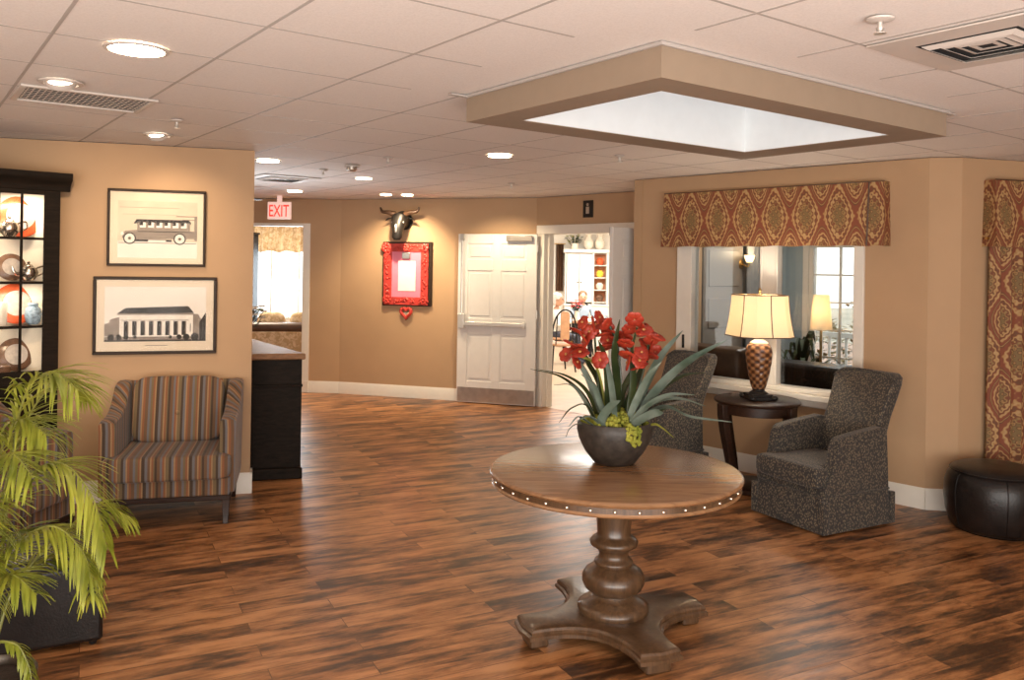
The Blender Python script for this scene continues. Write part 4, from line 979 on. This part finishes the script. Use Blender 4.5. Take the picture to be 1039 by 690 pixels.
# ------------------------------------------------------------------ lamp table and lamp
LX, LY = 1.965, 6.66
t = thing('side_table', 'round dark mahogany side table with curved legs between the grey armchairs', 'table', (LX, LY, 0))
b = B(); b.lathe([(.001, .685), (.30, .685), (.325, .69), (.335, .70), (.335, .712), (.325, .72), (.001, .72)], 56, cap=False); obj('table_top', b, 'darkwood', t, ang=50)
b = B(); b.lathe([(.285, .615), (.30, .615), (.30, .686), (.285, .686)], 48, cap=False); obj('apron', b, 'darkwood', t)
for a in (210, 330, 90, 150 + 120):
    pass
for a in (198, 308, 128, 18):
    b = B(); ca, sa = math.cos(R(a)), math.sin(R(a)); rings = []
    for r_, z, hw_ in ((.312, .69, .044), (.308, .60, .044), (.29, .48, .042), (.26, .34, .038), (.23, .2, .034), (.215, .1, .032), (.215, .045, .033)):
        rings.append([(r_ * ca - x * sa + y * ca, r_ * sa + x * ca + y * sa, z) for x, y in ((-hw_, -.028), (hw_, -.028), (hw_, .028), (-hw_, .028))])
    b.loft(rings); obj('leg', b, 'darkwood', t, bevel=.005)
b = B(); b.lathe([(.001, .0), (.24, .0), (.25, .012), (.25, .04), (.235, .05), (.001, .05)], 40, cap=False); obj('base_plinth', b, 'darkwood', t)
lt = thing('table_lamp', 'lit lamp with cream bell shade and scaled amber urn base on side table', 'lamp', (LX, LY - .03, .721), R(10))
b = B(); b.box(-.10, .10, -.10, .10, 0, .028); b.box(-.085, .085, -.085, .085, .028, .045); b.lathe([(.075, .045), (.07, .055), (.045, .07), (.05, .085)], 28)
for sx in (-1, 1):
    for sy in (-1, 1): b.ball((sx * .09, sy * .09, .02), (.03, .03, .02), 10, 6)
obj('foot', b, 'black', lt, bevel=.004)
b = B(); b.lathe([(.05, .085), (.06, .11), (.082, .20), (.098, .29), (.105, .36), (.100, .405), (.085, .43), (.07, .44)], 48); obj('urn', b, 'urn', lt, ang=60)
b = B(); b.lathe([(.07, .44), (.072, .447), (.05, .462), (.03, .475), (.022, .482), (.022, .49)], 32); obj('cap', b, 'mat_cream', lt)
b = B(); b.tube([(0, 0, .485), (0, 0, .84)], .007, 8); b.lathe([(.004, .835), (.012, .845), (.014, .86), (.008, .875), (.002, .88)], 14)
for q in range(2):
    b.tube([(0, 0, .826), (.18 * math.cos(q * PI / 2 + .78), .18 * math.sin(q * PI / 2 + .78), .826)], .003, 6); b.tube([(0, 0, .826), (-.18 * math.cos(q * PI / 2 + .78), -.18 * math.sin(q * PI / 2 + .78), .826)], .003, 6)
obj('harp_and_finial', b, 'brass', lt)
def shade_ring(h, z, ins):
    # cut-corner square
    k_ = h * .62; return [(h, -k_, z), (h, k_, z), (k_, h, z), (-k_, h, z), (-h, k_, z), (-h, -k_, z), (-k_, -h, z), (k_, -h, z)]
zz = [(0, .225), (.05, .215), (.12, .203), (.19, .194), (.26, .188), (.325, .184)]
b = B(); b.loft([shade_ring(h, .50 + z, 0) for z, h in zz] + [shade_ring(h - .003, .50 + z, 0) for z, h in zz[::-1]], cap=False)
o = obj('lamp_shade', b, 'shade', lt, ang=20)
b = B()
for i in (0, 2, 5): b.tube([shade_ring(h + .001, .50 + z, 0)[i] for z, h in zz], .0035, 6)
for z, h in (zz[0], zz[-1]): r_ = shade_ring(h + .001, .50 + z, 0); b.tube(r_ + [r_[0]], .0045, 6)
b.tube([((shade_ring(h + .002, .50 + z, 0)[6][0] + shade_ring(h + .002, .50 + z, 0)[7][0]) / 2, -h - .002, .50 + z) for z, h in zz], .004, 6)
obj('shade_piping', b, 'brownleather', o)
b = B(); b.ball((0, 0, .63), (.03, .03, .045), 14, 10); obj('bulb', b, emis('lamp_bulb', (1, .75, .45), 20), lt)
point_light('lamp_bulb_light', (0, 0, .70), LAMP_W, (1, .86, .68), .035, lt)
b = B(); b.tube(smoothpath([(LX + .28, LY + .08, .715), (LX + .345, LY + .10, .70), (LX + .36, LY + .12, .6), (LX + .35, LY + .2, .3), (LX + .33, LY + .24, .02)], 6), .004, 6)
tag(obj('lamp_cord', b, 'black'), 'thin dark lamp cord dropping behind the side table', 'cord')

# ------------------------------------------------------------------ valances and curtain
def valance(wl, s0, s1, z0, z1, label, dep=.12, mat='damask', npan=7):
    t = thing('window_valance', label, 'valance', wl.at((s0 + s1) / 2, 0, (z0 + z1) / 2), wl.rz, 'damask valances')
    hx_, hz = (s1 - s0) / 2, (z1 - z0) / 2; b = B(); n = 60; th = .012
    top = []; rings = []
    for i in range(n + 1):
        x = -hx_ + .0 + 2 * hx_ * i / n
        fl = .012 * math.sin(2 * PI * (i / n) * npan) 
        rings.append([(x, -dep + .02, hz), (x, -dep - .012 - fl * .2, -hz + (.004 * math.cos(2 * PI * i / n * npan))), (x, -dep + th - .012, -hz + .004), (x, -dep + .02 + th, hz)])
    b.loft(rings); obj('front_panel', b, mat, t)
    for sx in (-1, 1):
        b = B(); x = sx * hx_; b.loft([[(x - sx * th, -dep + .02, hz), (x, -dep + .02, hz), (x + sx * .012, -dep - .012, -hz), (x - sx * th, -dep - .012, -hz)], [(x - sx * th, 0, hz), (x, 0, hz), (x + sx * .012, 0, -hz), (x - sx * th, 0, -hz)]]); obj('return_panel', b, mat, t)
    b = B(); b.box(-hx_ + th, hx_ - th, -dep + .03, 0, hz - .02, hz - .002); obj('mounting_board', b, 'white', t)
    b = B(); xs = [hx_ - .115] if npan > 3 else []
    for x in xs: b.tube([(x, -dep + .018, hz - .004), (x, -dep - .014, -hz + .004)], .006, 6)
    b.tube([(-hx_, -dep + .019, hz), (hx_, -dep + .019, hz)], .005, 6); obj('welt', b, 'brownleather', t)
    return t
valance(WB, .425, 2.43, 1.94, 2.43, 'rust and gold damask valance above the window behind the lamp')
valance(WC, .20, 2.3, 1.94, 2.43, 'rust and gold damask valance at the right edge above the long curtain', npan=8)
t = thing('curtain_panel', 'floor length rust and gold damask curtain at the right edge', 'curtain', WC.at(.47, .055, 0), WC.rz)
b = B(); n = 60; rings = []
for i in range(n + 1):
    x = -.27 + .56 * i / n; f_ = .022 * math.sin(2 * PI * i / n * 5.3) + .008 * math.sin(2 * PI * i / n * 11)
    rings.append([(x, f_, .02), (x, f_ * .9, 1.0), (x * .98, f_ * .6, 1.99), (x * .98, f_ * .6 + .006, 1.99), (x, f_ * .9 + .006, 1.0), (x, f_ + .006, .02)])
b.loft(rings); obj('cloth', b, 'damaskc', t)
b = B(); b.tube([(-.3, 0, 2.0), (.5, 0, 2.0)], .012, 8); obj('rod', b, 'brass', t)

# round black leather ottoman
t = thing('round_ottoman', 'round black leather ottoman in front of the right curtain', 'ottoman', (3.33, 5.72, 0))
b = B(); b.lathe([(.27, .012), (.290, .04), (.312, .12), (.324, .22), (.320, .31), (.304, .365), (.280, .395), (.272, .40)], 64); obj('body', b, 'leather', t, ang=60)
b = B(); b.lathe([(.272, .396), (.283, .402), (.276, .414), (.24, .430), (.15, .442), (.001, .446)], 64, cap=False); obj('top_cushion', b, 'leather', t, ang=60)
b = B(); b.tube([(.286 * math.cos(2 * PI * i / 48), .286 * math.sin(2 * PI * i / 48), .400) for i in range(49)], .005, 6)
for a in (0, 60, 120, 180, 240, 300):
    b.tube([(r_ * math.cos(R(a + 12)), r_ * math.sin(R(a + 12)), z) for r_, z in ((.292, .04), (.314, .12), (.326, .22), (.322, .31), (.306, .366), (.284, .395))], .003, 5)
obj('welt', b, 'leather', t)
b = B(); b.lathe([(.25, 0), (.26, .014)], 40); obj('base_ring', b, 'black', t)

# ------------------------------------------------------------------ room beyond the interior window
w = B(); WS = Wall((1.26, 8.2), (3.28, 10.22)); wallbox(w, WS, .95, WS.L, th=.05); obj('wall_sunroom_left', w, 'wallb', kind='structure', smooth=False)
WF = Wall((3.28, 10.22), (6.2, 7.3))
SW0, SW1, SZ0, SZ1 = .36, 1.40, .35, 2.06
w = B(); wallbox(w, WF, 0, SW0, th=.12); wallbox(w, WF, SW1, WF.L, th=.12); wallbox(w, WF, SW0, SW1, 0, SZ0, .12); wallbox(w, WF, SW0, SW1, SZ1, HZ, .12); obj('wall_sunroom_back', w, 'wallb', kind='structure', smooth=False)
def sash_window(name, wl, s0, s1, z0, z1, nx, nz, mat='white', fw=.05, mw=.012):
    b = B(); b.box(s0, s0 + fw, 0, .1, z0, z1, wl.T); b.box(s1 - fw, s1, 0, .1, z0, z1, wl.T); b.box(s0, s1, 0, .1, z0, z0 + fw, wl.T); b.box(s0, s1, 0, .1, z1 - fw, z1, wl.T)
    b.box(s0 - .07, s0, -.02, .02, z0 - .07, z1 + .07, wl.T); b.box(s1, s1 + .07, -.02, .02, z0 - .07, z1 + .07, wl.T); b.box(s0, s1, -.02, .02, z1, z1 + .07, wl.T); b.box(s0 - .09, s1 + .09, -.06, .02, z0 - .05, z0, wl.T)
    o = obj(name, b, mat, kind='structure', bevel=.004)
    m = B()
    for i in range(1, nx): x = s0 + fw + (s1 - s0 - 2 * fw) * i / nx; m.box(x - mw, x + mw, .03, .06, z0 + fw, z1 - fw, wl.T)
    for i in range(1, nz): z = z0 + fw + (z1 - z0 - 2 * fw) * i / nz; m.box(s0 + fw, s1 - fw, .032, .058, z - mw * .8, z + mw * .8, wl.T)
    obj('muntins', m, mat, o)
    b = B(); b.box(s0 + fw, s1 - fw, .042, .047, z0 + fw, z1 - fw, wl.T); obj('window_pane', b, 'glass', o, smooth=False)
    return o
sash_window('window_2', WF, SW0, SW1, SZ0, SZ1, 3, 5)
area_light('sunroom_light', (2.9, 8.3, 2.5), .6, SUNROOM_W, (1, .93, .85))  # added unseen fill that lights the room behind the glass
# sunroom left wall: taupe panelled door, curtain, sconce
o = B(); s0, s1 = 1.08, 1.90
o.box(s0, s1, -.03, -.001, 0, 2.05, WS.T)
for z0, z1 in ((.2, .95), (1.10, 1.42), (1.55, 1.95)): o.box(s0 + .1, s1 - .1, -.042, -.03, z0, z1, WS.T)
obj('door_3', o, 'door_grey', kind='structure', bevel=.006)
t = thing('grey_curtain', 'grey drape on the wall seen through the left pane', 'curtain', WS.at(2.30, .10, 0), WS.rz)
b = B(); rings = []
for i in range(41): x = -.42 + .7 * i / 40; f_ = .03 * math.sin(i * .95); rings.append([(x, f_, .05), (x, f_, 2.3), (x, f_ + .006, 2.3), (x, f_ + .006, .05)])
b.loft(rings); obj('cloth', b, 'curt_grey', t)
t = thing('wall_sconce', 'glowing wall sconce seen through the left window pane', 'wall lamp', WS.at(1.84, .035, 1.80), WS.rz + PI)
b = B(); b.lathe([(.05, 0), (.05, .012), (.02, .02)], 18, T=Matrix.Rotation(R(-90), 4, 'X')); b.tube(smoothpath([(0, .015, 0), (0, .09, -.03), (0, .11, .02)], 5), .008, 8); obj('bracket', b, 'brass', t)
b = B(); b.lathe([(.03, .02), (.05, .06), (.06, .10), (.055, .10), (.045, .06), (.025, .025)], 18, c=(0, .11, 0), cap=False); obj('lamp_shade', b, emis('sconce_glass', (1, .62, .28), 3.0), t)
point_light('sconce_bulb', (0, .16, .12), 3, WARM, .04, t)
# dark sofa, plant, brown club chair, floor lamp
def club_chair(name, label, loc, rz, mat, W=.45, H=.85):
    t = thing(name, label, 'armchair' if W < .6 else 'sofa', loc, rz)
    b = B(); b.box(-W, W, -.38, .36, .06, .30); obj('base', b, mat, t, bevel=.02)
    b = B(); b.sup((0, -.06, .37), (W - .12, .32, .085), .35, .2); obj('seat_cushion', b, mat, t)
    b = B(); b.prism(rect(W, .11, .06), .28, H, T=Matrix.Translation((0, .32, 0)) @ Matrix.Rotation(R(-6), 4, 'X')); obj('backrest', b, mat, t, bevel=.04, seg=3)
    for sx in (-1, 1):
        b = B(); b.prism(rect(.075, .36, .05, 4, sx * (W - .06), -.02), .1, .60); obj('arm', b, mat, t, bevel=.04, seg=3)
        for sy in (-1, 1): b = B(); b.box(sx * (W - .08) - .025, sx * (W - .08) + .025, sy * .3 - .025, sy * .3 + .025, 0, .07); obj('leg', b, 'darkwood', t)
    return t
club_chair('black_sofa', 'black sofa back seen low through the right window pane', (3.32, 7.93, 0), R(135), 'leather', .65, .88)
club_chair('brown_club_chair', 'brown leather club chair seen through the left window pane behind the lamp', (2.22, 8.27, 0), R(130), 'brownleather', .40, 1.02)
t = thing('sunroom_plant', 'dark potted plant silhouetted through the right window pane', 'potted plant', (3.10, 8.95, 0))
b = B(); b.lathe([(.12, 0), (.15, .28), (.17, .32), (.15, .33)], 24); obj('pot', b, 'bronze', t)
b = B(); r5 = random.Random(9)
for i in range(34):
    a = r5.uniform(0, 2 * PI); e = r5.uniform(.1, .42); h = r5.uniform(.75, 1.12); b.blade(smoothpath([(0, 0, .3), (e * .35 * math.cos(a), e * .35 * math.sin(a), h * .8), (e * .8 * math.cos(a), e * .8 * math.sin(a), h), (e * 1.1 * math.cos(a), e * 1.1 * math.sin(a), h - .12)], 4), [.012, .02, .025, .03, .035, .04, .045, .05, .05, .045, .035, .02, .004], th=.002)
obj('foliage', b, 'darkgreen', t)
t = thing('sunroom_light', 'second lamp with warm shade seen through the right window pane', 'lamp', (3.46, 9.35, 0))
b = B(); b.lathe([(.14, 0), (.14, .02), (.02, .04), (.015, .06), (.015, 1.1), (.02, 1.2)], 24); obj('stand', b, 'brass', t)
b = B(); b.lathe([(.12, 1.08), (.085, 1.47), (.082, 1.47), (.117, 1.08)], 32, cap=False); obj('lamp_shade', b, 'shade', t)
point_light('sunroom_lamp_bulb', (0, 0, 1.3), 2.5, WARM, .03, t)
# garden outside the sunroom window
b = B(); b.add([(3.5, 10.3, -.1), (8.5, 7.55, -.1), (30, 7.6, -.1), (30, 40, -.1), (3.6, 40, -.1)], [(0, 1, 2, 3, 4)]); obj('ground_outside', b, 'ground', kind='structure', smooth=False)
t = thing('porch_railing', 'white porch railing outside the far sunroom window', 'railing', (4.6, 10.4, -.1), R(-45))
b = B(); b.box(-1.6, 1.6, -.03, .03, .98, 1.04); b.box(-1.6, 1.6, -.025, .025, .15, .2); obj('rails', b, 'rail', t)
for i in range(-14, 15): b = B(); b.box(i * .11 - .014, i * .11 + .014, -.014, .014, .2, .98); obj('baluster', b, 'rail', t)
for i in (-1.6, 1.6): b = B(); b.box(i - .045, i + .045, -.045, .045, 0, 1.12); obj('post', b, 'rail', t)
def shrub(label, loc, r, h, n, seed, mat='shrub'):
    t = thing('garden_shrub', label, 'shrub', loc); r6 = random.Random(seed); b = B(); b.tube([(0, 0, 0), (0, 0, h * .6)], .04, 8); obj('stem', b, 'soil', t)
    f_ = B()
    for i in range(n):
        a, e, q = r6.uniform(0, 2 * PI), r6.uniform(-.6, 1.4), r * r6.uniform(.6, 1); c_ = Vector((q * math.cos(a) * math.cos(e), q * math.sin(a) * math.cos(e), h * .62 + q * math.sin(e))); d = Vector((r6.uniform(-1, 1), r6.uniform(-1, 1), r6.uniform(-.4, .6))).normalized() * .12
        f_.blade([c_, c_ + d * .5, c_ + d], [.01, .07, .005], th=.002)
    obj('foliage', f_, mat, t)
shrub('rusty autumn shrub outside the sunroom window', (6.3, 13.4, -.1), .9, 1.7, 420, 3)
shrub('small rusty shrub beyond the porch railing', (4.55, 12.4, -.1), .55, 1.0, 300, 4)

# ------------------------------------------------------------------ dining room beyond the double doors
b = B(); b.add([WD.at(.1, -.02, .004), WD.at(2.3, -.02, .004), (3.3, 10.3, .004), (3.4, 18, .004), (-.6, 18, .004), (.2, 10.7, .004)], [(0, 1, 2, 3, 4, 5)]); obj('floor_dining', b, 'dine_floor', kind='structure', smooth=False)
w = B(); w.box(-.8, 3.5, 18.0, 18.12, 0, HZ); w.box(3.30, 3.42, 10.36, 18, 0, HZ); w.prism([(.34, 10.6), (.22, 10.6), (-.7, 18), (-.58, 18)], 0, HZ); obj('wall_dining', w, 'wallw', kind='structure', smooth=False)
area_light('dining_fill_light', (1.7, 12.6, 2.56), 1.2, DINING_W * .4, (1, .95, .87), sy=.6); area_light('dining_fill_light', (1.5, 15.8, 2.56), 1.6, DINING_W * .6, (1, .96, .9), sy=1.0)  # area lights added out of view to make this room bright
t = thing('dining_hutch', 'white hutch with open terracotta shelves in the bright dining room', 'hutch', (1.62, 17.62, 0))
b = B(); b.box(-.50, .44, 0, .36, 0, .9); b.box(-.52, .46, -.02, .36, .9, .94); b.box(-.50, -.47, .08, .36, .94, 2.02); b.box(.38, .44, .08, .36, .94, 2.02); b.box(.08, .12, .08, .36, .94, 2.02); b.box(-.50, .44, .33, .36, .94, 2.02); b.box(-.53, .47, .05, .36, 2.02, 2.10)
obj('carcass', b, 'white', t, bevel=.008)
for x0, x1 in ((-.46, -.20), (-.19, .075)): b = B(); b.box(x0, x1, .06, .08, .98, 2.0); b.box(x0 + .05, x1 - .05, .052, .06, 1.05, 1.93); d_ = obj('door', b, 'white', t, bevel=.004); b = B(); b.ball((x1 - .03 if x0 < -.3 else x0 + .03, .045, 1.4), .014, 8, 6); obj('knob', b, 'black', d_)
for i in range(4): b = B(); z = .98 + i * .26; b.box(.12, .38, .09, .33, z - .012, z + .006); obj('shelf', b, 'white', t); b = B(); b.box(.12, .38, .318, .329, z + .01, z + .23); obj('niche_back', b, 'orange', t, smooth=False)
b = B(); b.box(.44, .49, .02, .34, .9, 2.0); obj('side_post', b, 'black', t)
for i, (z, m_, l_) in enumerate(((1.766, 'ceramic_red', 'red bowl on the top niche of the dining hutch'), (1.506, 'yellow', 'yellow pot on the second niche of the dining hutch'), (1.246, 'ceramic', 'cream pot on the third niche of the dining hutch'), (.986, 'ceramic_brown', 'brown pot on the lowest niche of the dining hutch'))):
    o = obj('hutch_pot', B().lathe([(.04, 0), (.075, .04), (.08, .10), (.05, .14), (.055, .15)], 18), m_); o.location = (1.87, 17.80, z); tag(o, l_, 'pot', 'pots on the dining hutch')
t = thing('hutch_plant', 'leafy potted greenery on top of the dining hutch', 'potted plant', (1.32, 17.74, 2.10)); b = B(); b.lathe([(.07, 0), (.09, .12)], 16); obj('pot', b, 'ceramic', t); bouquet(t, 24, .2, .24, ['moss', 'darkgreen'], seed=8)
for x, l_ in ((1.62, 'left white vase on top of the dining hutch'), (1.86, 'right white vase on top of the dining hutch')):
    o = obj('hutch_vase', B().lathe([(.05, 0), (.10, .06), (.11, .15), (.05, .26), (.07, .32)], 18), 'ceramic'); o.location = (x, 17.80, 2.10); tag(o, l_, 'vase', 'vases on the dining hutch')
t = thing('brown_drape', 'brown drape hanging left of the white dining hutch', 'curtain', (1.02, 17.93, 0)); b = B(); rings = []
for i in range(17): x = -.08 + .16 * i / 16; f_ = .025 * math.sin(i * 1.1); rings.append([(x, f_, 1.2), (x, f_, 2.2), (x, f_ + .006, 2.2), (x, f_ + .006, 1.2)])
b.loft(rings); obj('cloth', b, 'brownleather', t)
b = B(); b.tube([(-.12, 0, 2.21), (.12, 0, 2.21)], .012, 8); obj('rod', b, 'brass', t)
t = thing('dining_table', 'dining table with pale wooden top where two people sit', 'table', (1.78, 15.55, 0))
b = B(); b.prism(rect(.72, .5, .05), .71, .745); obj('table_top', b, 'tanpad', t, bevel=.006)
b = B(); b.prism(rect(.60, .40, .03), .745, .749); obj('cloth', b, 'card', t)
for sx in (-1, 1):
    for sy in (-1, 1): b = B(); b.box(sx * .6 - .03, sx * .6 + .03, sy * .4 - .03, sy * .4 + .03, 0, .71); obj('leg', b, 'black', t)
def round_chair(label, loc, rz):
    t = thing('round_back_chair', label, 'chair', loc, rz, 'round-backed dining chairs')
    b = B(); b.lathe([(.001, .43), (.21, .43), (.225, .45), (.21, .475), (.001, .48)], 28, cap=False); obj('seat', b, 'tanpad', t)
    b = B(); pts = [(.22 * math.cos(a), .20 + .04 * math.sin(a), .45 + .58 * math.sin(a) ** .7) for a in [PI * i / 20 for i in range(21)]]; b.tube(pts, .015, 8); obj('back_hoop', b, 'black', t)
    b = B(); b.prism([(x, z) for x, z in rect(.075, .24, .05, 4, 0, .76)], .215, .24, 'XZ'); obj('back_pad', b, 'tanpad', t)
    for sx in (-1, 1):
        b = B(); b.tube([(sx * .13, .22, .95), (sx * .15, .21, .46)], .009, 6); obj('spindle', b, 'black', t)
        for sy in (-1, 1): b = B(); b.tube([(sx * .16, sy * .15, .44), (sx * .21, sy * .21, 0)], .014, 8); obj('leg', b, 'black', t)
    return t
rc = round_chair('black hoop-backed dining chair with tan pads just inside the doorway', (.80, 13.85, 0), R(200))
dup(rc, (.79, 15.0, 0), R(80), 'hoop-backed dining chair the white-haired person sits on')
dup(rc, (1.40, 16.52, 0), R(0), 'hoop-backed dining chair behind the person in grey-blue')
def person(label, loc, rz, shirt, hair, s=1.0):
    t = thing('person', label, 'person', loc, rz)
    vs = [(0, 0, .52), (0, .0, .70), (0, -.01, .88), (0, -.02, .98), (0, -.03, 1.05)]; ed = [(0, 1), (1, 2), (2, 3), (3, 4)]; rad = [.13, .12, .14, .06, .05]
    def add(pts, root, rs):
        p0 = root
        for p_, r_ in zip(pts, rs): vs.append(p_); rad.append(r_); ed.append((p0, len(vs) - 1)); p0 = len(vs) - 1
        return p0
    for sx in (-1, 1):
        add([(sx * .14, -.01, .93), (sx * .19, -.02, .90), (sx * .22, -.08, .70), (sx * .16, -.28, .775), (sx * .13, -.35, .78)], 2, [.06, .05, .042, .033, .026])
        wr = len(vs) - 1
        for k_ in range(4): add([(sx * (.13 - .016 * (k_ - 1.5) * 1), -.40, .785), (sx * (.13 - .018 * (k_ - 1.5)), -.435 + .006 * abs(k_ - 1.5), .772)], wr, [.011, .008])
        add([(sx * .095, -.37, .785), (sx * .085, -.395, .778)], wr, [.011, .009])
        add([(sx * .10, -.05, .50), (sx * .12, -.40, .50), (sx * .12, -.42, .10), (sx * .12, -.54, .045)], 0, [.095, .07, .045, .035])
    me = bpy.data.meshes.new('body'); me.from_pydata(vs, ed, []); o = bpy.data.objects.new('body', me); COL.objects.link(o); o.parent = t
    md = o.modifiers.new('skin', 'SKIN'); sk_ = me.skin_vertices[0] if me.skin_vertices else None
    if sk_ is None:
        bm = bmesh.new(); bm.from_mesh(me); lay = bm.verts.layers.skin.verify()
        for v_, r_ in zip(bm.verts, rad): v_[lay].radius = (r_, r_)
        bm.verts.ensure_lookup_table(); bm.verts[0][lay].use_root = True; bm.to_mesh(me); bm.free()
    else:
        for d_, r_ in zip(me.skin_vertices[0].data, rad): d_.radius = (r_, r_)
        me.skin_vertices[0].data[0].use_root = True
    md2 = o.modifiers.new('subdivision', 'SUBSURF'); md2.levels = 1; md2.render_levels = 2
    # shirt, trousers and skin by height and reach
    k = N('clothed_body'); tc = k.n('ShaderNodeTexCoord'); sp = k.n('ShaderNodeSeparateXYZ'); k.l(tc.outputs['Object'], sp.inputs[0])
    up = k.math('GREATER_THAN', sp.outputs[2], .60); neck = k.math('GREATER_THAN', sp.outputs[2], .99); hand = k.math('MULTIPLY', k.math('LESS_THAN', sp.outputs[1], -.33), k.math('GREATER_THAN', sp.outputs[2], .72))
    c_ = k.mix(up, (.03, .03, .045), shirt); c_ = k.mix(k.math('MAXIMUM', neck, hand), c_, (.55, .31, .20)); k.set(Base_Color=c_, Roughness=.7); me.materials.append(k.m)
    b = B(); b.sup((0, -.045, 1.15), (.075, .095, .115), 1, 1, 20, 14); b.sup((0, -.14, 1.14), (.012, .022, .02), 1, 1, 8, 6)
    for sx in (-1, 1): b.sup((sx * .077, -.035, 1.145), (.012, .02, .03), 1, 1, 8, 6)
    h = obj('head', b, 'skin', t)
    for sx in (-1, 1): b = B(); b.ball((sx * .03, -.132, 1.165), .010, 8, 6); obj('eye', b, 'black', h)
    b = B(); b.sup((0, -.137, 1.09), (.024, .008, .006), 1, 1, 8, 6); obj('mouth', b, 'red', h)
    b = B(); b.sup((0, -.022, 1.20), (.088, .095, .085), 1, 1, 20, 12); b.sup((0, .02, 1.15), (.086, .075, .10), 1, 1, 20, 12); obj('hair', b, hair, t)
    t.scale = (s, s, s); return t
person('white-haired person in a white top seated at the dining table', (.79, 15.0, -.02), R(80), (.80, .78, .74), 'hairw')
person('brown-haired person in a grey-blue shirt seated behind the dining table', (1.40, 16.50, -.02), R(0), (.28, .33, .38), 'hairb')
t = thing('table_bouquet', 'pink and red bouquet on the dining table', 'flower vase', (1.22, 15.55, .75)); b = B(); b.lathe([(.04, 0), (.05, .06), (.035, .14), (.045, .16)], 16); obj('vase', b, 'ceramic', t); bouquet(t, 30, .13, .30, ['pink', 'red', 'petal'], seed=6)
for i, (x, y) in enumerate(((1.75, 15.35), (1.98, 15.5), (2.1, 15.3))):
    o = obj('drinking_cup', B().lathe([(.025, 0), (.035, .09), (.032, .09), (.022, .006)], 16, cap=False), ['shirtg', 'card', 'ceramic_brown'][i]); o.location = (x, y, .75)
    tag(o, ['grey-blue cup on the dining table before the hutch', 'white cup on the dining table, middle one', 'brown cup on the dining table at the far right'][i], 'cup', 'cups on the dining table')

# ------------------------------------------------------------------ room beyond the far left opening
w = B(); WW = Wall((-6.5, 13.9), (-1.2, 13.7)); wz0, wz1 = .78, 2.30; a0, a1 = 2.02, 3.50
wallbox(w, WW, 0, a0); wallbox(w, WW, a1, WW.L); wallbox(w, WW, a0, a1, 0, wz0); wallbox(w, WW, a0, a1, wz1, HZ); obj('wall_lounge', w, 'wall', kind='structure', smooth=False)
w = B(); w.box(-2.35, -2.23, 11.4, 13.72, 0, HZ); obj('wall_lounge_right', w, 'wall', kind='structure', smooth=False)
w = B(); w.box(-6.4, -6.28, 6.0, 13.9, 0, HZ); obj('wall_lounge_left', w, 'wall', kind='structure', smooth=False)
base('baseboard_lounge', WW, [(0, WW.L)])
sash_window('window_3', WW, a0, a1, wz0, wz1, 3, 1)
area_light('lounge_light', (-4.0, 12.4, 2.55), .8, 60, (1, .86, .68))  # area light under the ceiling, no fixture built
t = thing('pale_valance', 'pale gold scalloped valance above the bright far left window', 'valance', WW.at((a0 + a1) / 2 + .05, .06, 2.11), WW.rz)
b = B(); rings = []; n = 64
for i in range(n + 1):
    x = -.72 + 1.50 * i / n; f_ = .02 * math.sin(i * 1.2); zb = -.22 + .03 * abs(math.sin(PI * i / n * 5)); rings.append([(x, f_ - .02, .26), (x, f_ * 1.5 - .05, zb), (x, f_ * 1.5 - .042, zb), (x, f_ - .012, .26)])
b.loft(rings); obj('cloth', b, 'pale', t)
b = B(); b.box(-.74, .80, -.03, .06, .22, .25); obj('mounting_board', b, 'white', t)
t = thing('tall_dark_cupboard', 'tall narrow dark cupboard at the left of the far window', 'cupboard', (-4.22, 12.95, 0))
b = B(); b.box(-.28, .24, -.2, .2, .05, 2.16); obj('body', b, 'blackwood', t, bevel=.01); b = B(); b.box(-.26, .22, -.22, -.2, .1, 1.05); b.box(-.26, .22, -.22, -.2, 1.1, 2.1); obj('door', b, 'blackwood', t, bevel=.006); b = B(); b.box(-.26, .22, -.18, .2, 0, .06); obj('plinth', b, 'black', t); b = B(); b.box(-.3, .26, -.22, .2, 2.16, 2.19); obj('top', b, 'blackwood', t)
t = thing('cupboard_plant', 'yellow-green potted plant on top of the tall dark cupboard', 'potted plant', (-4.05, 12.85, 2.19)); b = B(); b.lathe([(.06, 0), (.085, .10)], 16); obj('pot', b, 'ceramic', t); bouquet(t, 22, .14, .20, ['moss', 'yellow'], 'moss', seed=11)
t = thing('lounge_sofa', 'patterned sofa with brown rolled back beyond the black counter', 'sofa', (-3.22, 11.95, 0), R(8))
b = B(); b.box(-.62, .42, -.05, .75, .1, .45); obj('base', b, 'pale', t, bevel=.02); b = B(); b.box(-.62, .42, -.1, .06, .1, .76); obj('backrest', b, 'pale', t, bevel=.02)
b = B(); b.tube([(-.65, -.02, .80), (.44, -.02, .80)], .085, 16); obj('back_roll', b, 'brownleather', t); b = B(); b.box(.42, .47, -.10, .75, .06, .70); obj('end_panel', b, 'darkwood', t, bevel=.01)
b = B(); b.sup((-.1, .4, .52), (.48, .32, .08), .4, .25); obj('seat_cushion', b, 'pale', t)
for sx in (-.55, .36):
    for sy in (0, .68): b = B(); b.box(sx - .03, sx + .03, sy - .03, sy + .03, 0, .1); obj('leg', b, 'darkwood', t)
for i, (x, y) in enumerate(((-3.47, 12.10), (-3.02, 12.16))):
    o = obj('throw_pillow', B().sup((0, 0, .2), (.2, .08, .2), .55, .5, 28, 14), 'pale'); o.location = (x, y, .62); o.rotation_euler = (R(-12), 0, R(8)); tag(o, ['left patterned cream pillow peeping over the sofa back', 'right patterned cream pillow peeping over the sofa back'][i], 'pillow', 'cream pillows on the lounge sofa')
